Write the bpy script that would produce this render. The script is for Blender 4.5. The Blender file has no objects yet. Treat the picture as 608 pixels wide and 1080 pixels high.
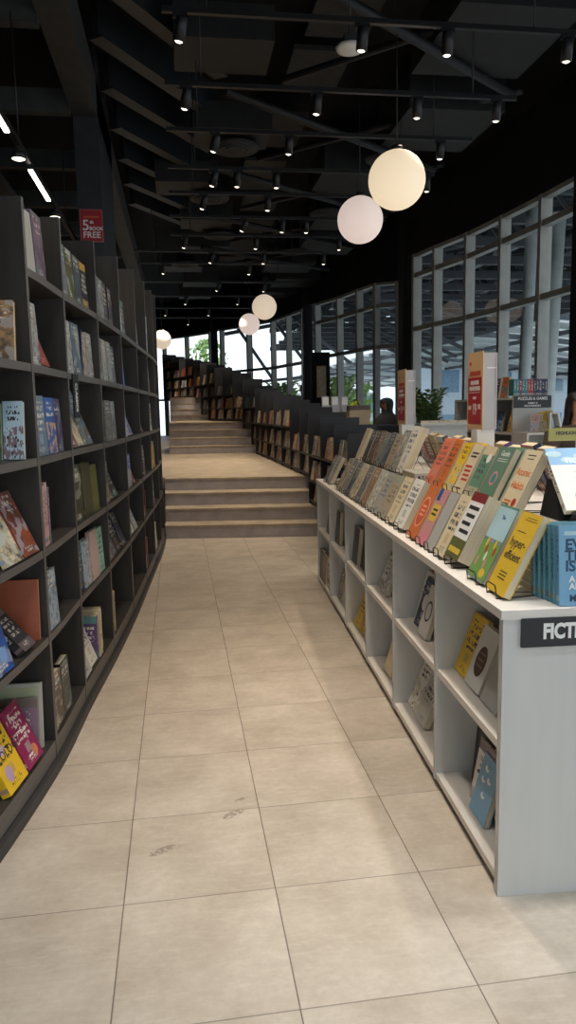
import bpy, math, random
from mathutils import Vector, Matrix
R = random.Random(7)
S = bpy.context.scene
COL = S.collection
PI = math.pi
rad = math.radians

# ------------------------------------------------------------------ colours
def lin(c):
    return tuple((v/255/12.92 if v/255 <= .04045 else ((v/255+.055)/1.055)**2.4) for v in c)
PAL = {
 'white':(226,222,212),'cream':(222,205,170),'beige':(190,172,144),'tan':(176,140,98),'brown':(104,74,52),'dark brown':(62,44,34),
 'yellow':(226,184,40),'gold':(190,150,60),'olive':(96,98,44),'dark olive':(58,64,34),'green':(70,128,62),'dark green':(30,60,44),
 'sage green':(98,136,112),'teal':(50,128,134),'mint':(140,196,172),'sky blue':(112,166,200),'blue':(52,92,160),'bright blue':(40,90,176),
 'navy':(30,38,70),'blue-grey':(104,122,140),'pale blue':(168,192,206),'purple':(88,62,110),'dark purple':(56,42,62),'magenta':(150,36,88),
 'mauve':(136,110,130),'pink':(216,150,150),'pale pink':(204,172,166),'dusty red':(146,74,68),'red':(176,48,42),'maroon':(92,32,36),
 'orange':(214,112,48),'rust':(164,82,50),'coral':(226,122,92),'black':(26,25,27),'charcoal':(50,50,54),'grey':(132,130,126),
 'pale grey':(178,176,170),'slate':(78,88,98),'lime':(150,176,70),'sea blue':(92,150,168),
}
def rgb(n): return lin(PAL[n])

# ------------------------------------------------------------------ materials
class NT:
    def __init__(s, name):
        s.m = bpy.data.materials.new(name); s.m.use_nodes = True
        s.t = s.m.node_tree; s.t.nodes.clear()
        s.out = s.n('ShaderNodeOutputMaterial')
    def n(s, typ, **kw):
        nd = s.t.nodes.new(typ)
        for k, v in kw.items(): setattr(nd, k, v)
        return nd
    def link(s, a, b): s.t.links.new(a, b)
    def put(s, sock, v):
        if isinstance(v, bpy.types.NodeSocket): s.link(v, sock)
        else: sock.default_value = v
    def math(s, op, a, b=0., c=None, clamp=False):
        nd = s.n('ShaderNodeMath', operation=op); nd.use_clamp = clamp
        s.put(nd.inputs[0], a); s.put(nd.inputs[1], b)
        if c is not None: s.put(nd.inputs[2], c)
        return nd.outputs[0]
    def rng(s, v, lo, hi):
        return s.math('MULTIPLY', s.math('GREATER_THAN', v, lo), s.math('LESS_THAN', v, hi))
    def mix(s, f, a, b):
        nd = s.n('ShaderNodeMix', data_type='RGBA')
        s.put(nd.inputs[0], f)
        for i, v in ((6, a), (7, b)):
            if not isinstance(v, bpy.types.NodeSocket): v = (*v[:3], 1)
            s.put(nd.inputs[i], v)
        return nd.outputs[2]
    def noise(s, vec, scale, detail=2., rough=.5, dim='3D', w=None):
        nd = s.n('ShaderNodeTexNoise', noise_dimensions=dim)
        if vec is not None: s.link(vec, nd.inputs['Vector'])
        nd.inputs['Scale'].default_value = scale; nd.inputs['Detail'].default_value = detail; nd.inputs['Roughness'].default_value = rough
        if w is not None: s.put(nd.inputs['W'], w)
        return nd.outputs['Fac']
    def ramp(s, f, stops):
        nd = s.n('ShaderNodeValToRGB'); e = nd.color_ramp.elements
        while len(e) < len(stops): e.new(.5)
        for el, (p, c) in zip(e, stops):
            el.position = p; el.color = (*c[:3], 1)
        s.put(nd.inputs[0], f); return nd.outputs[0]
    def bsdf(s, col, rough=.6, metal=0., spec=.5, bump=None, bstr=.1, bdist=.002):
        b = s.n('ShaderNodeBsdfPrincipled')
        if not isinstance(col, bpy.types.NodeSocket): col = (*col[:3], 1)
        s.put(b.inputs['Base Color'], col); s.put(b.inputs['Roughness'], rough)
        b.inputs['Metallic'].default_value = metal; b.inputs['Specular IOR Level'].default_value = spec
        if bump is not None:
            bn = s.n('ShaderNodeBump'); bn.inputs['Strength'].default_value = bstr; bn.inputs['Distance'].default_value = bdist
            s.link(bump, bn.inputs['Height']); s.link(bn.outputs[0], b.inputs['Normal'])
        s.link(b.outputs[0], s.out.inputs[0]); return b
def objc(t): return t.n('ShaderNodeTexCoord').outputs['Object']

def plain(name, c, rough=.6, metal=0., spec=.5, var=.08, scale=6., grain=None):
    t = NT(name); co = objc(t)
    if grain:
        mp = t.n('ShaderNodeMapping'); mp.inputs['Scale'].default_value = grain; t.link(co, mp.inputs[0]); co = mp.outputs[0]
    f = t.noise(co, scale, 4)
    c2 = tuple(max(0, v*(1-var*2)) for v in c); c3 = tuple(v*(1+var) for v in c)
    t.bsdf(t.ramp(f, [(.3, c2), (.7, c3)]), rough, metal, spec)
    return t.m
def emit(name, c, s):
    t = NT(name); e = t.n('ShaderNodeEmission'); e.inputs[0].default_value = (*c, 1); e.inputs[1].default_value = s
    t.link(e.outputs[0], t.out.inputs[0]); return t.m

def cover_mat(name, style):
    t = NT(name)
    uv = t.n('ShaderNodeUVMap').outputs[0]
    sp = t.n('ShaderNodeSeparateXYZ'); t.link(uv, sp.inputs[0]); u, v = sp.outputs[0], sp.outputs[1]
    oi = t.n('ShaderNodeObjectInfo'); base = oi.outputs['Color']; rnd = oi.outputs['Random']
    seed = t.math('MULTIPLY', rnd, 97.)
    # accent hues, light and dark inks
    acc = t.ramp(rnd, [(0, rgb('dusty red')), (.18, rgb('cream')), (.36, rgb('teal')), (.52, rgb('gold')), (.68, rgb('pale blue')), (.84, rgb('mauve')), (1, rgb('olive'))])
    bw = t.n('ShaderNodeRGBToBW'); t.link(base, bw.inputs[0])
    ink = t.mix(t.math('GREATER_THAN', bw.outputs[0], .22), (.72, .67, .56), (.035, .03, .035))
    def letters(n, lo, hi, ul, ur, freq, thr=.5):
        r = t.math('MULTIPLY', v, n); fr = t.math('FRACT', r); fl = t.math('FLOOR', r)
        cb = t.n('ShaderNodeCombineXYZ')
        t.put(cb.inputs[0], t.math('MULTIPLY', u, freq)); t.put(cb.inputs[1], t.math('ADD', t.math('MULTIPLY', fl, 7.3), t.math('MULTIPLY', fr, 1.6))); t.put(cb.inputs[2], seed)
        nz = t.noise(cb.outputs[0], 1., 1.)
        # line ends vary
        cb2 = t.n('ShaderNodeCombineXYZ'); t.put(cb2.inputs[0], t.math('MULTIPLY', fl, 3.1)); t.put(cb2.inputs[1], seed)
        ins = t.math('MULTIPLY', t.noise(cb2.outputs[0], 1., 0.), .26)
        m = t.math('GREATER_THAN', nz, thr)
        m = t.math('MULTIPLY', m, t.rng(fr, .2, .82)); m = t.math('MULTIPLY', m, t.rng(v, lo, hi))
        m = t.math('MULTIPLY', m, t.math('GREATER_THAN', u, t.math('ADD', ins, ul-.1)))
        return t.math('MULTIPLY', m, t.math('LESS_THAN', u, t.math('SUBTRACT', ur+.1, ins)))
    cbs = t.n('ShaderNodeCombineXYZ'); t.put(cbs.inputs[0], u); t.put(cbs.inputs[1], t.math('MULTIPLY', v, 1.5)); t.put(cbs.inputs[2], seed)
    p = cbs.outputs[0]
    col = base
    if style == 'type':
        col = t.mix(letters(8.2, .42, .9, .14, .86, 13), col, ink)
        col = t.mix(letters(26, .06, .14, .25, .75, 22), col, ink)
        col = t.mix(t.math('MULTIPLY', t.rng(v, .2, .36), t.rng(u, .36, .64)), col, t.mix(t.noise(p, 9, 2), acc, base))
    elif style == 'art':
        vo = t.n('ShaderNodeTexVoronoi'); t.link(p, vo.inputs['Vector']); vo.inputs['Scale'].default_value = 4.2
        a = t.mix(t.math('GREATER_THAN', t.noise(p, 4.5, 3), .5), base, acc)
        a = t.mix(t.math('LESS_THAN', vo.outputs['Distance'], .22), a, ink)
        col = t.mix(t.math('LESS_THAN', v, t.math('ADD', .5, t.math('MULTIPLY', t.noise(p, 3, 1), .12))), base, a)
        col = t.mix(letters(9.3, .64, .92, .16, .84, 12), col, ink)
    elif style == 'band':
        col = t.mix(t.math('GREATER_THAN', v, .83), col, acc)
        col = t.mix(t.math('LESS_THAN', v, .2), col, t.mix(.45, acc, base))
        col = t.mix(letters(9., .34, .8, .14, .86, 12), col, ink)
        col = t.mix(letters(24, .07, .16, .25, .75, 22), col, ink)
    elif style == 'photo':
        f = t.noise(p, 5.5, 5, .62)
        a = t.mix(t.ramp(f, [(.35, (0, 0, 0)), (.6, (1, 1, 1))]), tuple(x*.3 for x in (.2, .2, .22)), base)
        a = t.mix(t.math('GREATER_THAN', t.noise(p, 2.3, 2), .56), a, t.mix(.5, acc, base))
        col = t.mix(letters(8, .7, .94, .14, .86, 11, .52), a, (.7, .66, .58))
        col = t.mix(letters(20, .05, .13, .25, .75, 20), col, (.7, .66, .58))
    elif style == 'spine':
        r = t.math('MULTIPLY', v, 30.)
        cb = t.n('ShaderNodeCombineXYZ'); t.put(cb.inputs[0], r); t.put(cb.inputs[1], t.math('MULTIPLY', u, 2.4)); t.put(cb.inputs[2], seed)
        m = t.math('MULTIPLY', t.math('GREATER_THAN', t.noise(cb.outputs[0], 1., 1.), .52), t.math('MULTIPLY', t.rng(u, .28, .72), t.rng(v, .3, .88)))
        col = t.mix(m, col, ink)
        col = t.mix(t.rng(v, .06, .13), col, acc)
    elif style == 'plain':
        col = t.mix(t.math('MULTIPLY', t.noise(p, 5, 4), .16), base, (.3, .28, .24))
    t.bsdf(col, .38, spec=.45)
    return t.m
STY = ['type', 'art', 'band', 'photo', 'plain']
COVER = {k: cover_mat('printed_cover_' + k, k) for k in STY}
SPINE = cover_mat('printed_spine', 'spine')
def page_mat():
    t = NT('page_edges'); co = objc(t)
    mp = t.n('ShaderNodeMapping'); mp.inputs['Scale'].default_value = (1, 900, 1); t.link(co, mp.inputs[0])
    t.bsdf(t.ramp(t.noise(mp.outputs[0], 1., 1.), [(.3, lin((176, 160, 130))), (.7, lin((226, 214, 188)))]), .85, spec=.2); return t.m
PAGE = page_mat()
def ink_mat(name, c, rough=.5): return plain(name, c, rough, var=.03)
INK = ink_mat('dark_ink', (.025, .025, .03)); WINK = ink_mat('white_ink', (.8, .78, .74))
REDINK = ink_mat('red_ink', lin((178, 52, 40))); ORINK = ink_mat('orange_ink', lin((216, 110, 46)))

# room surfaces
def floor_mat():
    t = NT('floor_tile'); co = objc(t)
    sp = t.n('ShaderNodeSeparateXYZ'); t.link(co, sp.inputs[0]); x, y = sp.outputs[0], sp.outputs[1]
    gx = t.math('DIVIDE', t.math('SUBTRACT', x, .25), .472); gy = t.math('DIVIDE', t.math('SUBTRACT', y, 2.15), .4875)
    def joint(g, w):
        f = t.math('FRACT', g); d = t.math('MINIMUM', f, t.math('SUBTRACT', 1., f)); return t.math('LESS_THAN', d, w)
    cb = t.n('ShaderNodeCombineXYZ'); t.put(cb.inputs[0], t.math('FLOOR', gx)); t.put(cb.inputs[1], t.math('FLOOR', gy))
    wn = t.n('ShaderNodeTexWhiteNoise'); t.link(cb.outputs[0], wn.inputs[0])
    off = t.n('ShaderNodeVectorMath', operation='MULTIPLY_ADD'); t.link(wn.outputs['Color'], off.inputs[0]); off.inputs[1].default_value = (9, 9, 9); t.link(co, off.inputs[2])
    big = t.noise(off.outputs[0], 3.5, 6, .62); fine = t.noise(off.outputs[0], 38, 4, .7)
    mp = t.n('ShaderNodeMapping'); mp.inputs['Scale'].default_value = (6, 26, 1); mp.inputs['Rotation'].default_value = (0, 0, .5); t.link(off.outputs[0], mp.inputs[0])
    vein = t.noise(mp.outputs[0], 1.6, 5, .68)
    c = t.ramp(big, [(.28, lin((176, 160, 142))), (.5, lin((197, 182, 164))), (.72, lin((214, 200, 183)))])
    c = t.mix(t.math('MULTIPLY', t.ramp(fine, [(.38, (0, 0, 0)), (.62, (1, 1, 1))]), .16), c, lin((150, 134, 116)))
    c = t.mix(t.math('MULTIPLY', t.ramp(vein, [(.5, (0, 0, 0)), (.68, (1, 1, 1))]), .25), c, lin((226, 214, 198)))
    c = t.mix(t.math('MULTIPLY', wn.outputs['Value'], .10), c, lin((160, 146, 130)))
    # three faint shoe prints
    for px, py, ax, ay in ((-.11, 2.42, .045, .032), (.15, 2.61, .042, .036), (.185, 2.71, .03, .016)):
        dx = t.math('DIVIDE', t.math('SUBTRACT', x, px), ax)
        dy = t.math('DIVIDE', t.math('SUBTRACT', t.math('SUBTRACT', y, py), t.math('MULTIPLY', t.math('SUBTRACT', x, px), .45)), ay*.62)
        d = t.math('ADD', t.math('MULTIPLY', dx, dx), t.math('MULTIPLY', dy, dy))
        m = t.math('MULTIPLY', t.math('LESS_THAN', d, 1.), t.math('GREATER_THAN', t.noise(co, 75, 2), .46))
        c = t.mix(t.math('MULTIPLY', m, .5), c, lin((92, 78, 66)))
    jn = t.math('MAXIMUM', joint(gx, .0042), t.math('MULTIPLY', joint(gy, .004), .75))
    c = t.mix(t.math('MULTIPLY', jn, .8), c, lin((84, 70, 58)))
    rg = t.math('ADD', .36, t.math('MULTIPLY', fine, .2))
    t.bsdf(c, rg, spec=.4, bump=t.math('SUBTRACT', fine, jn), bstr=.06, bdist=.002)
    return t.m
FLOOR = floor_mat()
def stair_mat(name, ca, cb_):
    t = NT(name); co = objc(t); a = t.noise(co, 5, 6, .65); b = t.noise(co, 60, 3)
    c = t.ramp(a, [(.3, ca), (.7, cb_)]); c = t.mix(t.math('MULTIPLY', b, .2), c, tuple(v*.6 for v in ca))
    t.bsdf(c, .55, spec=.35); return t.m
TREAD = stair_mat('stair_tread_stone', lin((160, 142, 120)), lin((198, 180, 156)))
RISER = stair_mat('stair_riser_stone', lin((160, 153, 153)), lin((188, 180, 180)))
DARKWOOD = plain('dark_laminate', lin((56, 52, 48)), .5, var=.14, scale=3, grain=(6, 6, .6))
LITEDGE = plain('dark_laminate_lit_edge', lin((98, 94, 90)), .5, var=.1, scale=3, grain=(1, 1, 8))  # light from above on edges and tops is painted as a lighter tone
DARKBACK = plain('dark_back_board', lin((32, 31, 33)), .7, var=.1)
PLINTH = plain('black_kickboard', lin((58, 56, 56)), .55, var=.1)
STEPCASE = plain('charcoal_laminate', lin((36, 35, 38)), .5, var=.1, scale=3, grain=(4, 4, .6))
PALEWOOD = plain('pale_laminate', lin((196, 195, 190)), .5, var=.02, scale=2.5, grain=(9, 9, .8))
PALEEDGE = plain('pale_laminate_edge', lin((218, 210, 200)), .5, var=.04)
WHITE = plain('white_paint', lin((222, 220, 216)), .5, var=.03)
BLACKM = plain('black_metal', (.012, .012, .013), .42, metal=.2, var=.1)
BLACKP = plain('black_paint', (.010, .010, .012), .7, var=.15, spec=.25)
CEIL = plain('black_ceiling', (.007, .007, .008), .8, var=.3, scale=1.2, spec=.2)
DUCT = plain('charcoal_duct', (.011, .011, .012), .6, var=.2)
CPANEL = plain('taupe_ceiling_panel', (.026, .023, .021), .8, var=.15)
BEAM = plain('charcoal_steel', (.034, .033, .032), .6, var=.15)
COLM = plain('blue_black_steel', (.020, .022, .026), .5, var=.15)
FRAME = plain('grey_aluminium', lin((150, 150, 143)), .45, metal=.0, var=.06)
SIGNBK = plain('sign_black', (.012, .013, .016), .45, var=.1)
ACRYL = None
def glass_mat(name, tint, g=.08):
    t = NT(name); tr = t.n('ShaderNodeBsdfTransparent'); tr.inputs[0].default_value = (*tint, 1)
    gl = t.n('ShaderNodeBsdfGlossy'); gl.inputs['Roughness'].default_value = .01
    ge = t.n('ShaderNodeNewGeometry'); dp = t.n('ShaderNodeVectorMath', operation='DOT_PRODUCT')
    t.link(ge.outputs['Normal'], dp.inputs[0]); t.link(ge.outputs['Incoming'], dp.inputs[1])
    c = t.math('SUBTRACT', 1., t.math('ABSOLUTE', dp.outputs['Value']), clamp=True)
    f = t.math('ADD', g, t.math('MULTIPLY', t.math('POWER', c, 5.), .9), clamp=True)
    mx = t.n('ShaderNodeMixShader'); t.link(f, mx.inputs[0]); t.link(tr.outputs[0], mx.inputs[1]); t.link(gl.outputs[0], mx.inputs[2])
    t.link(mx.outputs[0], t.out.inputs[0]); return t.m
GLASS = glass_mat('window_glass', (.90, .92, .91), .06); CLEAR = glass_mat('clear_acrylic', (.9, .92, .93))
def globe_mat(name, c, s):
    t = NT(name); co = objc(t); f = t.noise(co, 3, 3)
    e = t.n('ShaderNodeEmission'); e.inputs[1].default_value = s
    t.link(t.ramp(f, [(.3, tuple(v*.93 for v in c)), (.7, c)]), e.inputs[0])
    d = t.n('ShaderNodeBsdfDiffuse'); d.inputs[0].default_value = (.5, .47, .42, 1)
    ad = t.n('ShaderNodeAddShader'); t.link(e.outputs[0], ad.inputs[0]); t.link(d.outputs[0], ad.inputs[1]); t.link(ad.outputs[0], t.out.inputs[0]); return t.m
GLOBEW = globe_mat('warm_globe_glass', (1., .80, .54), .78); GLOBEP = globe_mat('pinkish_globe_glass', (1., .80, .72), .62); GLOBEF = globe_mat('cream_globe_glass', (1., .80, .60), .62)
LENS = emit('lamp_lens', (1., .88, .70), 3.6); LED = emit('led_strip', (1., .86, .70), 10.)

# ------------------------------------------------------------------ mesh builder
class MB:
    def __init__(s): s.v = []; s.f = []; s.mi = []; s.uv = []; s.sm = []
    def face(s, idx, m=0, uv=None, smooth=False):
        s.f.append(idx); s.mi.append(m); s.uv.append(uv); s.sm.append(smooth)
    def hexa(s, p, m=0, uvf=None):
        b = len(s.v); s.v += [Vector(q) for q in p]
        for k, q in enumerate(((3, 2, 1, 0), (4, 5, 6, 7), (0, 1, 5, 4), (1, 2, 6, 5), (2, 3, 7, 6), (3, 0, 4, 7))):
            s.face([b+i for i in q], m if not isinstance(m, (list, tuple)) else m[k])
        return s
    def box(s, x0, y0, z0, x1, y1, z1, m=0, M=None):
        p = [(x0, y0, z0), (x1, y0, z0), (x1, y1, z0), (x0, y1, z0), (x0, y0, z1), (x1, y0, z1), (x1, y1, z1), (x0, y1, z1)]
        if M is not None: p = [M @ Vector(q) for q in p]
        return s.hexa(p, m)
    def prism(s, poly, z0, z1, m=0, mtop=None, mside=None):
        b = len(s.v); n = len(poly)
        s.v += [Vector((x, y, z0)) for x, y in poly] + [Vector((x, y, z1)) for x, y in poly]
        s.face([b+i for i in reversed(range(n))], m); s.face([b+n+i for i in range(n)], m if mtop is None else mtop)
        for i in range(n):
            j = (i+1) % n; s.face([b+i, b+j, b+n+j, b+n+i], m if mside is None else mside)
        return s
    def strip(s, a, c, z0, z1, m=0, medge=None):
        """slab between front polyline a and back polyline c (same length), as quads"""
        n = len(a); b = len(s.v)
        for z in (z0, z1):
            s.v += [Vector((x, y, z)) for x, y in a] + [Vector((x, y, z)) for x, y in c]
        A0 = lambda i: b+i; C0 = lambda i: b+n+i; A1 = lambda i: b+2*n+i; C1 = lambda i: b+3*n+i
        me = m if medge is None else medge
        for i in range(n-1):
            s.face([A0(i), C0(i), C0(i+1), A0(i+1)], m); s.face([A1(i), A1(i+1), C1(i+1), C1(i)], m)
            s.face([A0(i), A0(i+1), A1(i+1), A1(i)], me); s.face([C0(i), C1(i), C1(i+1), C0(i+1)], m)
        s.face([A0(0), A1(0), C1(0), C0(0)], m); s.face([A0(n-1), C0(n-1), C1(n-1), A1(n-1)], m)
        return s
    def tube(s, pts, r, m=0, seg=6, cap=True):
        pts = [Vector(p) for p in pts]; n = len(pts); b = len(s.v); rr = r if isinstance(r, (list, tuple)) else [r]*n
        up = None
        for i, p in enumerate(pts):
            d = (pts[min(i+1, n-1)]-pts[max(i-1, 0)]).normalized()
            if up is None: up = Vector((0, 0, 1)) if abs(d.z) < .9 else Vector((1, 0, 0))
            e = d.cross(up); e = e.normalized() if e.length > 1e-6 else d.orthogonal().normalized(); f = e.cross(d); up = f
            for k in range(seg):
                a = 2*PI*k/seg; s.v.append(p+(e*math.cos(a)+f*math.sin(a))*rr[i])
        for i in range(n-1):
            for k in range(seg):
                l = (k+1) % seg; s.face([b+i*seg+k, b+(i+1)*seg+k, b+(i+1)*seg+l, b+i*seg+l], m, None, True)
        if cap:
            s.face([b+k for k in range(seg)], m); s.face([b+(n-1)*seg+k for k in reversed(range(seg))], m)
        return s
    def lathe(s, prof, m=0, seg=24, c=(0, 0, 0), sx=1., sy=1.):
        b = len(s.v); n = len(prof); c = Vector(c)
        for r, z in prof:
            for k in range(seg):
                a = 2*PI*k/seg; s.v.append(c+Vector((r*sx*math.cos(a), r*sy*math.sin(a), z)))
        for i in range(n-1):
            for k in range(seg):
                l = (k+1) % seg; s.face([b+i*seg+k, b+i*seg+l, b+(i+1)*seg+l, b+(i+1)*seg+k], m, None, True)
        if prof[0][0] > 1e-5: s.face([b+k for k in reversed(range(seg))], m)
        if prof[-1][0] > 1e-5: s.face([b+(n-1)*seg+k for k in range(seg)], m)
        return s
    def build(s, name, mats, parent=None, loc=None, color=None):
        me = bpy.data.meshes.new(name); me.from_pydata(s.v, [], s.f)
        for m in (mats if isinstance(mats, (list, tuple)) else [mats]): me.materials.append(m)
        me.polygons.foreach_set('material_index', s.mi); me.polygons.foreach_set('use_smooth', s.sm)
        if any(s.uv):
            ul = me.uv_layers.new(name='UVMap')
            for p, uv in zip(me.polygons, s.uv):
                if uv:
                    for li, c in zip(p.loop_indices, uv): ul.data[li].uv = c
        me.update()
        o = bpy.data.objects.new(name, me); COL.objects.link(o)
        if parent is not None: o.parent = parent
        if loc is not None: o.location = loc
        if color is not None: o.color = (*color, 1)
        return o
def tag(o, label=None, cat=None, group=None, kind=None):
    if label: o['label'] = label
    if cat: o['category'] = cat
    if group: o['group'] = group
    if kind: o['kind'] = kind
    return o
def empty(name, loc, rz=0., label=None, cat=None, group=None):
    o = bpy.data.objects.new(name, None); COL.objects.link(o); o.location = loc; o.rotation_euler = (0, 0, rz)
    o.empty_display_size = .05
    return tag(o, label, cat, group)
def struct(o): o['kind'] = 'structure'; return o
_txt = {}
def text(s, size, mat, parent, M, name='lettering', bold=0., cx=True, sx=1., ex=.0003):
    """lettering as a mesh; M maps the text plane (x right, y up, z out)"""
    cu = bpy.data.curves.new('t', 'FONT'); cu.body = s; cu.size = size; cu.extrude = ex; cu.offset = bold; cu.resolution_u = 3
    cu.align_x = 'CENTER' if cx else 'LEFT'; cu.align_y = 'CENTER'
    o = bpy.data.objects.new('t', cu); COL.objects.link(o)
    dg = bpy.context.evaluated_depsgraph_get(); me = bpy.data.meshes.new_from_object(o.evaluated_get(dg))
    bpy.data.objects.remove(o); bpy.data.curves.remove(cu)
    me.transform(M @ Matrix.Diagonal((sx, 1, 1, 1))); me.materials.clear(); me.materials.append(mat); me.name = name
    ob = bpy.data.objects.new(name, me); COL.objects.link(ob); ob.parent = parent; return ob
UPR = Matrix.Rotation(rad(90), 4, 'X')        # text facing -Y
ORD = ['first','second','third','fourth','fifth','sixth','seventh','eighth','ninth','tenth','eleventh','twelfth','thirteenth','fourteenth','fifteenth','sixteenth','seventeenth','eighteenth','nineteenth','twentieth','twenty-first','twenty-second','twenty-third','twenty-fourth','twenty-fifth','twenty-sixth','twenty-seventh','twenty-eighth','twenty-ninth','thirtieth']

# ------------------------------------------------------------------ books
def f4(mb, p, m, uv): b = len(mb.v); mb.v += [Vector(q) for q in p]; mb.face([b, b+1, b+2, b+3], m, uv)
UV4 = [(0, 0), (1, 0), (1, 1), (0, 1)]
def cover_mesh(w, h, t, b=.0018):
    mb = MB()
    f4(mb, [(0, 0, 0), (w, 0, 0), (w, 0, h), (0, 0, h)], 0, UV4)                       # front
    f4(mb, [(w, t, 0), (0, t, 0), (0, t, h), (w, t, h)], 0, UV4)                       # back
    f4(mb, [(0, t, 0), (0, 0, 0), (0, 0, h), (0, t, h)], 1, UV4)                       # spine
    Z = [(.5, .02)]*4
    f4(mb, [(b, b, 0), (w, b, 0), (w, b, h), (b, b, h)][::-1], 1, Z); f4(mb, [(w, t-b, 0), (b, t-b, 0), (b, t-b, h), (w, t-b, h)][::-1], 1, Z)
    f4(mb, [(b, t-b, 0), (b, b, 0), (b, b, h), (b, t-b, h)][::-1], 1, Z)
    for z, fl in ((0, 1), (h, 0)):
        for q in ([(0, 0, z), (w, 0, z), (w, b, z), (b, b, z)], [(b, t-b, z), (w, t-b, z), (w, t, z), (0, t, z)], [(0, 0, z), (b, b, z), (b, t-b, z), (0, t, z)]):
            f4(mb, q[::-1] if fl else q, 1, Z)
    f4(mb, [(w, 0, 0), (w, b, 0), (w, b, h), (w, 0, h)], 1, Z); f4(mb, [(w, t-b, 0), (w, t, 0), (w, t, h), (w, t-b, h)], 1, Z)
    return mb
def book(loc, yaw, w, h, t, cname, style, label, group=None, lean=0., tilt=0., parts=True, name='book', dz=0.):
    """origin: bottom front edge, spine side; front faces -Y before yaw. lean: top goes back; tilt: top goes sideways (to +X)."""
    M = Matrix.Translation(loc) @ Matrix.Rotation(yaw, 4, 'Z') @ Matrix.Translation((0, 0, t*math.sin(lean)+dz)) @ Matrix.Rotation(-lean, 4, 'X')
    if tilt > 0: M = M @ Matrix.Translation((0, 0, w*math.sin(tilt))) @ Matrix.Rotation(tilt, 4, 'Y')
    elif tilt < 0: M = M @ Matrix.Rotation(tilt, 4, 'Y')
    c = rgb(cname); j = .9+.2*R.random(); c = tuple(min(1, v*j) for v in c)
    if parts:
        r = bpy.data.objects.new(name, None); COL.objects.link(r); r.empty_display_size = .03; r.matrix_world = M
        cover_mesh(w, h, t).build('cover', [COVER[style], SPINE], r, color=c)
        MB().box(.0022, .0022, .002, w-.002, t-.0022, h-.002).build('page_block', PAGE, r)
    else:
        mb = MB(); uvs = [None, None, UV4, None, UV4, UV4]
        b = len(mb.v); mb.v += [Vector(q) for q in ((0, 0, 0), (w, 0, 0), (w, t, 0), (0, t, 0), (0, 0, h), (w, 0, h), (w, t, h), (0, t, h))]
        Z = [(.5, .02)]*4
        for q, m, uv in (((3, 2, 1, 0), 2, Z), ((4, 5, 6, 7), 2, Z), ((0, 1, 5, 4), 0, UV4), ((1, 2, 6, 5), 2, Z), ((2, 3, 7, 6), 0, UV4), ((3, 0, 4, 7), 1, UV4)):
            mb.face([b+i for i in q], m, uv)
        r = mb.build(name, [COVER[style], SPINE, PAGE], color=c); r.matrix_world = M
    return tag(r, label, 'book', group)
def panel(b, w, h, u0, v0, u1, v1, mat, name='cover_panel', rnd=False, k=.0004):
    mb = MB()
    if rnd:
        n = 24; cx, cz, ax, az = (u0+u1)/2*w, (v0+v1)/2*h, (u1-u0)/2*w, (v1-v0)/2*h
        bi = len(mb.v)
        for y in (-k, -.0001):
            mb.v += [Vector((cx+ax*math.cos(2*PI*i/n), y, cz+az*math.sin(2*PI*i/n))) for i in range(n)]
        mb.face([bi+i for i in range(n)])
        for i in range(n): mb.face([bi+i, bi+n+i, bi+n+(i+1) % n, bi+(i+1) % n])
    else: mb.box(u0*w, -k, v0*h, u1*w, -.0001, v1*h)
    return mb.build(name, mat, b)
def title(b, w, h, s, v, size, mat, u=.5, bold=.0004, sx=1.):
    return text(s, size, mat, b, Matrix.Translation((u*w, -.0006, v*h)) @ UPR, 'title_lettering', bold, sx=sx)

# ------------------------------------------------------------------ curves of the left bookcase
LP = [(-.90, 1.4), (-.688, 2.35), (-.564, 3.12), (-.515, 3.75), (-.44, 4.55), (-.372, 5.45), (-.315, 6.43), (-.265, 7.3), (-.222, 8.1), (-.205, 8.95), (-.21, 9.7)]
def lx(y):
    for i in range(1, len(LP)-2):
        if y <= LP[i+1][1] or i == len(LP)-3: break
    p0, p1, p2, p3 = LP[i-1], LP[i], LP[i+1], LP[min(i+2, len(LP)-1)]
    d = p2[1]-p1[1]; s = (y-p1[1])/d
    m1 = (p2[0]-p0[0])/(p2[1]-p0[1])*d; m2 = (p3[0]-p1[0])/(p3[1]-p1[1])*d
    return (2*s**3-3*s*s+1)*p1[0]+(s**3-2*s*s+s)*m1+(-2*s**3+3*s*s)*p2[0]+(s**3-s*s)*m2
def lt(y):
    d = Vector((lx(y+.02)-lx(y-.02), .04)).normalized(); return d
def lpt(y, n=0.):
    d = lt(y); return (lx(y)-d.y*n, y+d.x*n)          # n into the bookcase (-x)
DEP = .34
SH = [2.08, 1.705, 1.33, .95, .585, .13]               # shelf top heights
DIV = [2.35, 3.12, 3.75, 4.55, 5.45, 6.43, 7.3, 8.1, 8.95]
TOPS = [2.28, 2.34, 2.42, 2.49, 2.585, 2.68, 2.735, 2.775, 2.86]
ROWN = ['top', 'second', 'third', 'fourth', 'fifth', 'bottom']
bc = empty('bookcase', (-.6, 3.1, 0), 0, 'tall curved dark laminate bookcase running along the aisle to the stairs', 'bookcase')
OFF = Vector((.6, -3.1, 0))
def bbuild(mb, name, mats, parent=bc):
    for v in mb.v: v += OFF
    return mb.build(name, mats, parent)
for i, y in enumerate(DIV):
    a = lpt(y); b = lpt(y, DEP); d = lt(y)*.014
    mb = MB(); p = [(a[0]-d.x, a[1]-d.y), (a[0]+d.x, a[1]+d.y), (b[0]+d.x, b[1]+d.y), (b[0]-d.x, b[1]-d.y)]
    mb.hexa([(*q, .052) for q in p]+[(*q, TOPS[i]) for q in p], [0, 1, 1, 0, 0, 0])
    bbuild(mb, 'divider', [DARKWOOD, LITEDGE])
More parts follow.
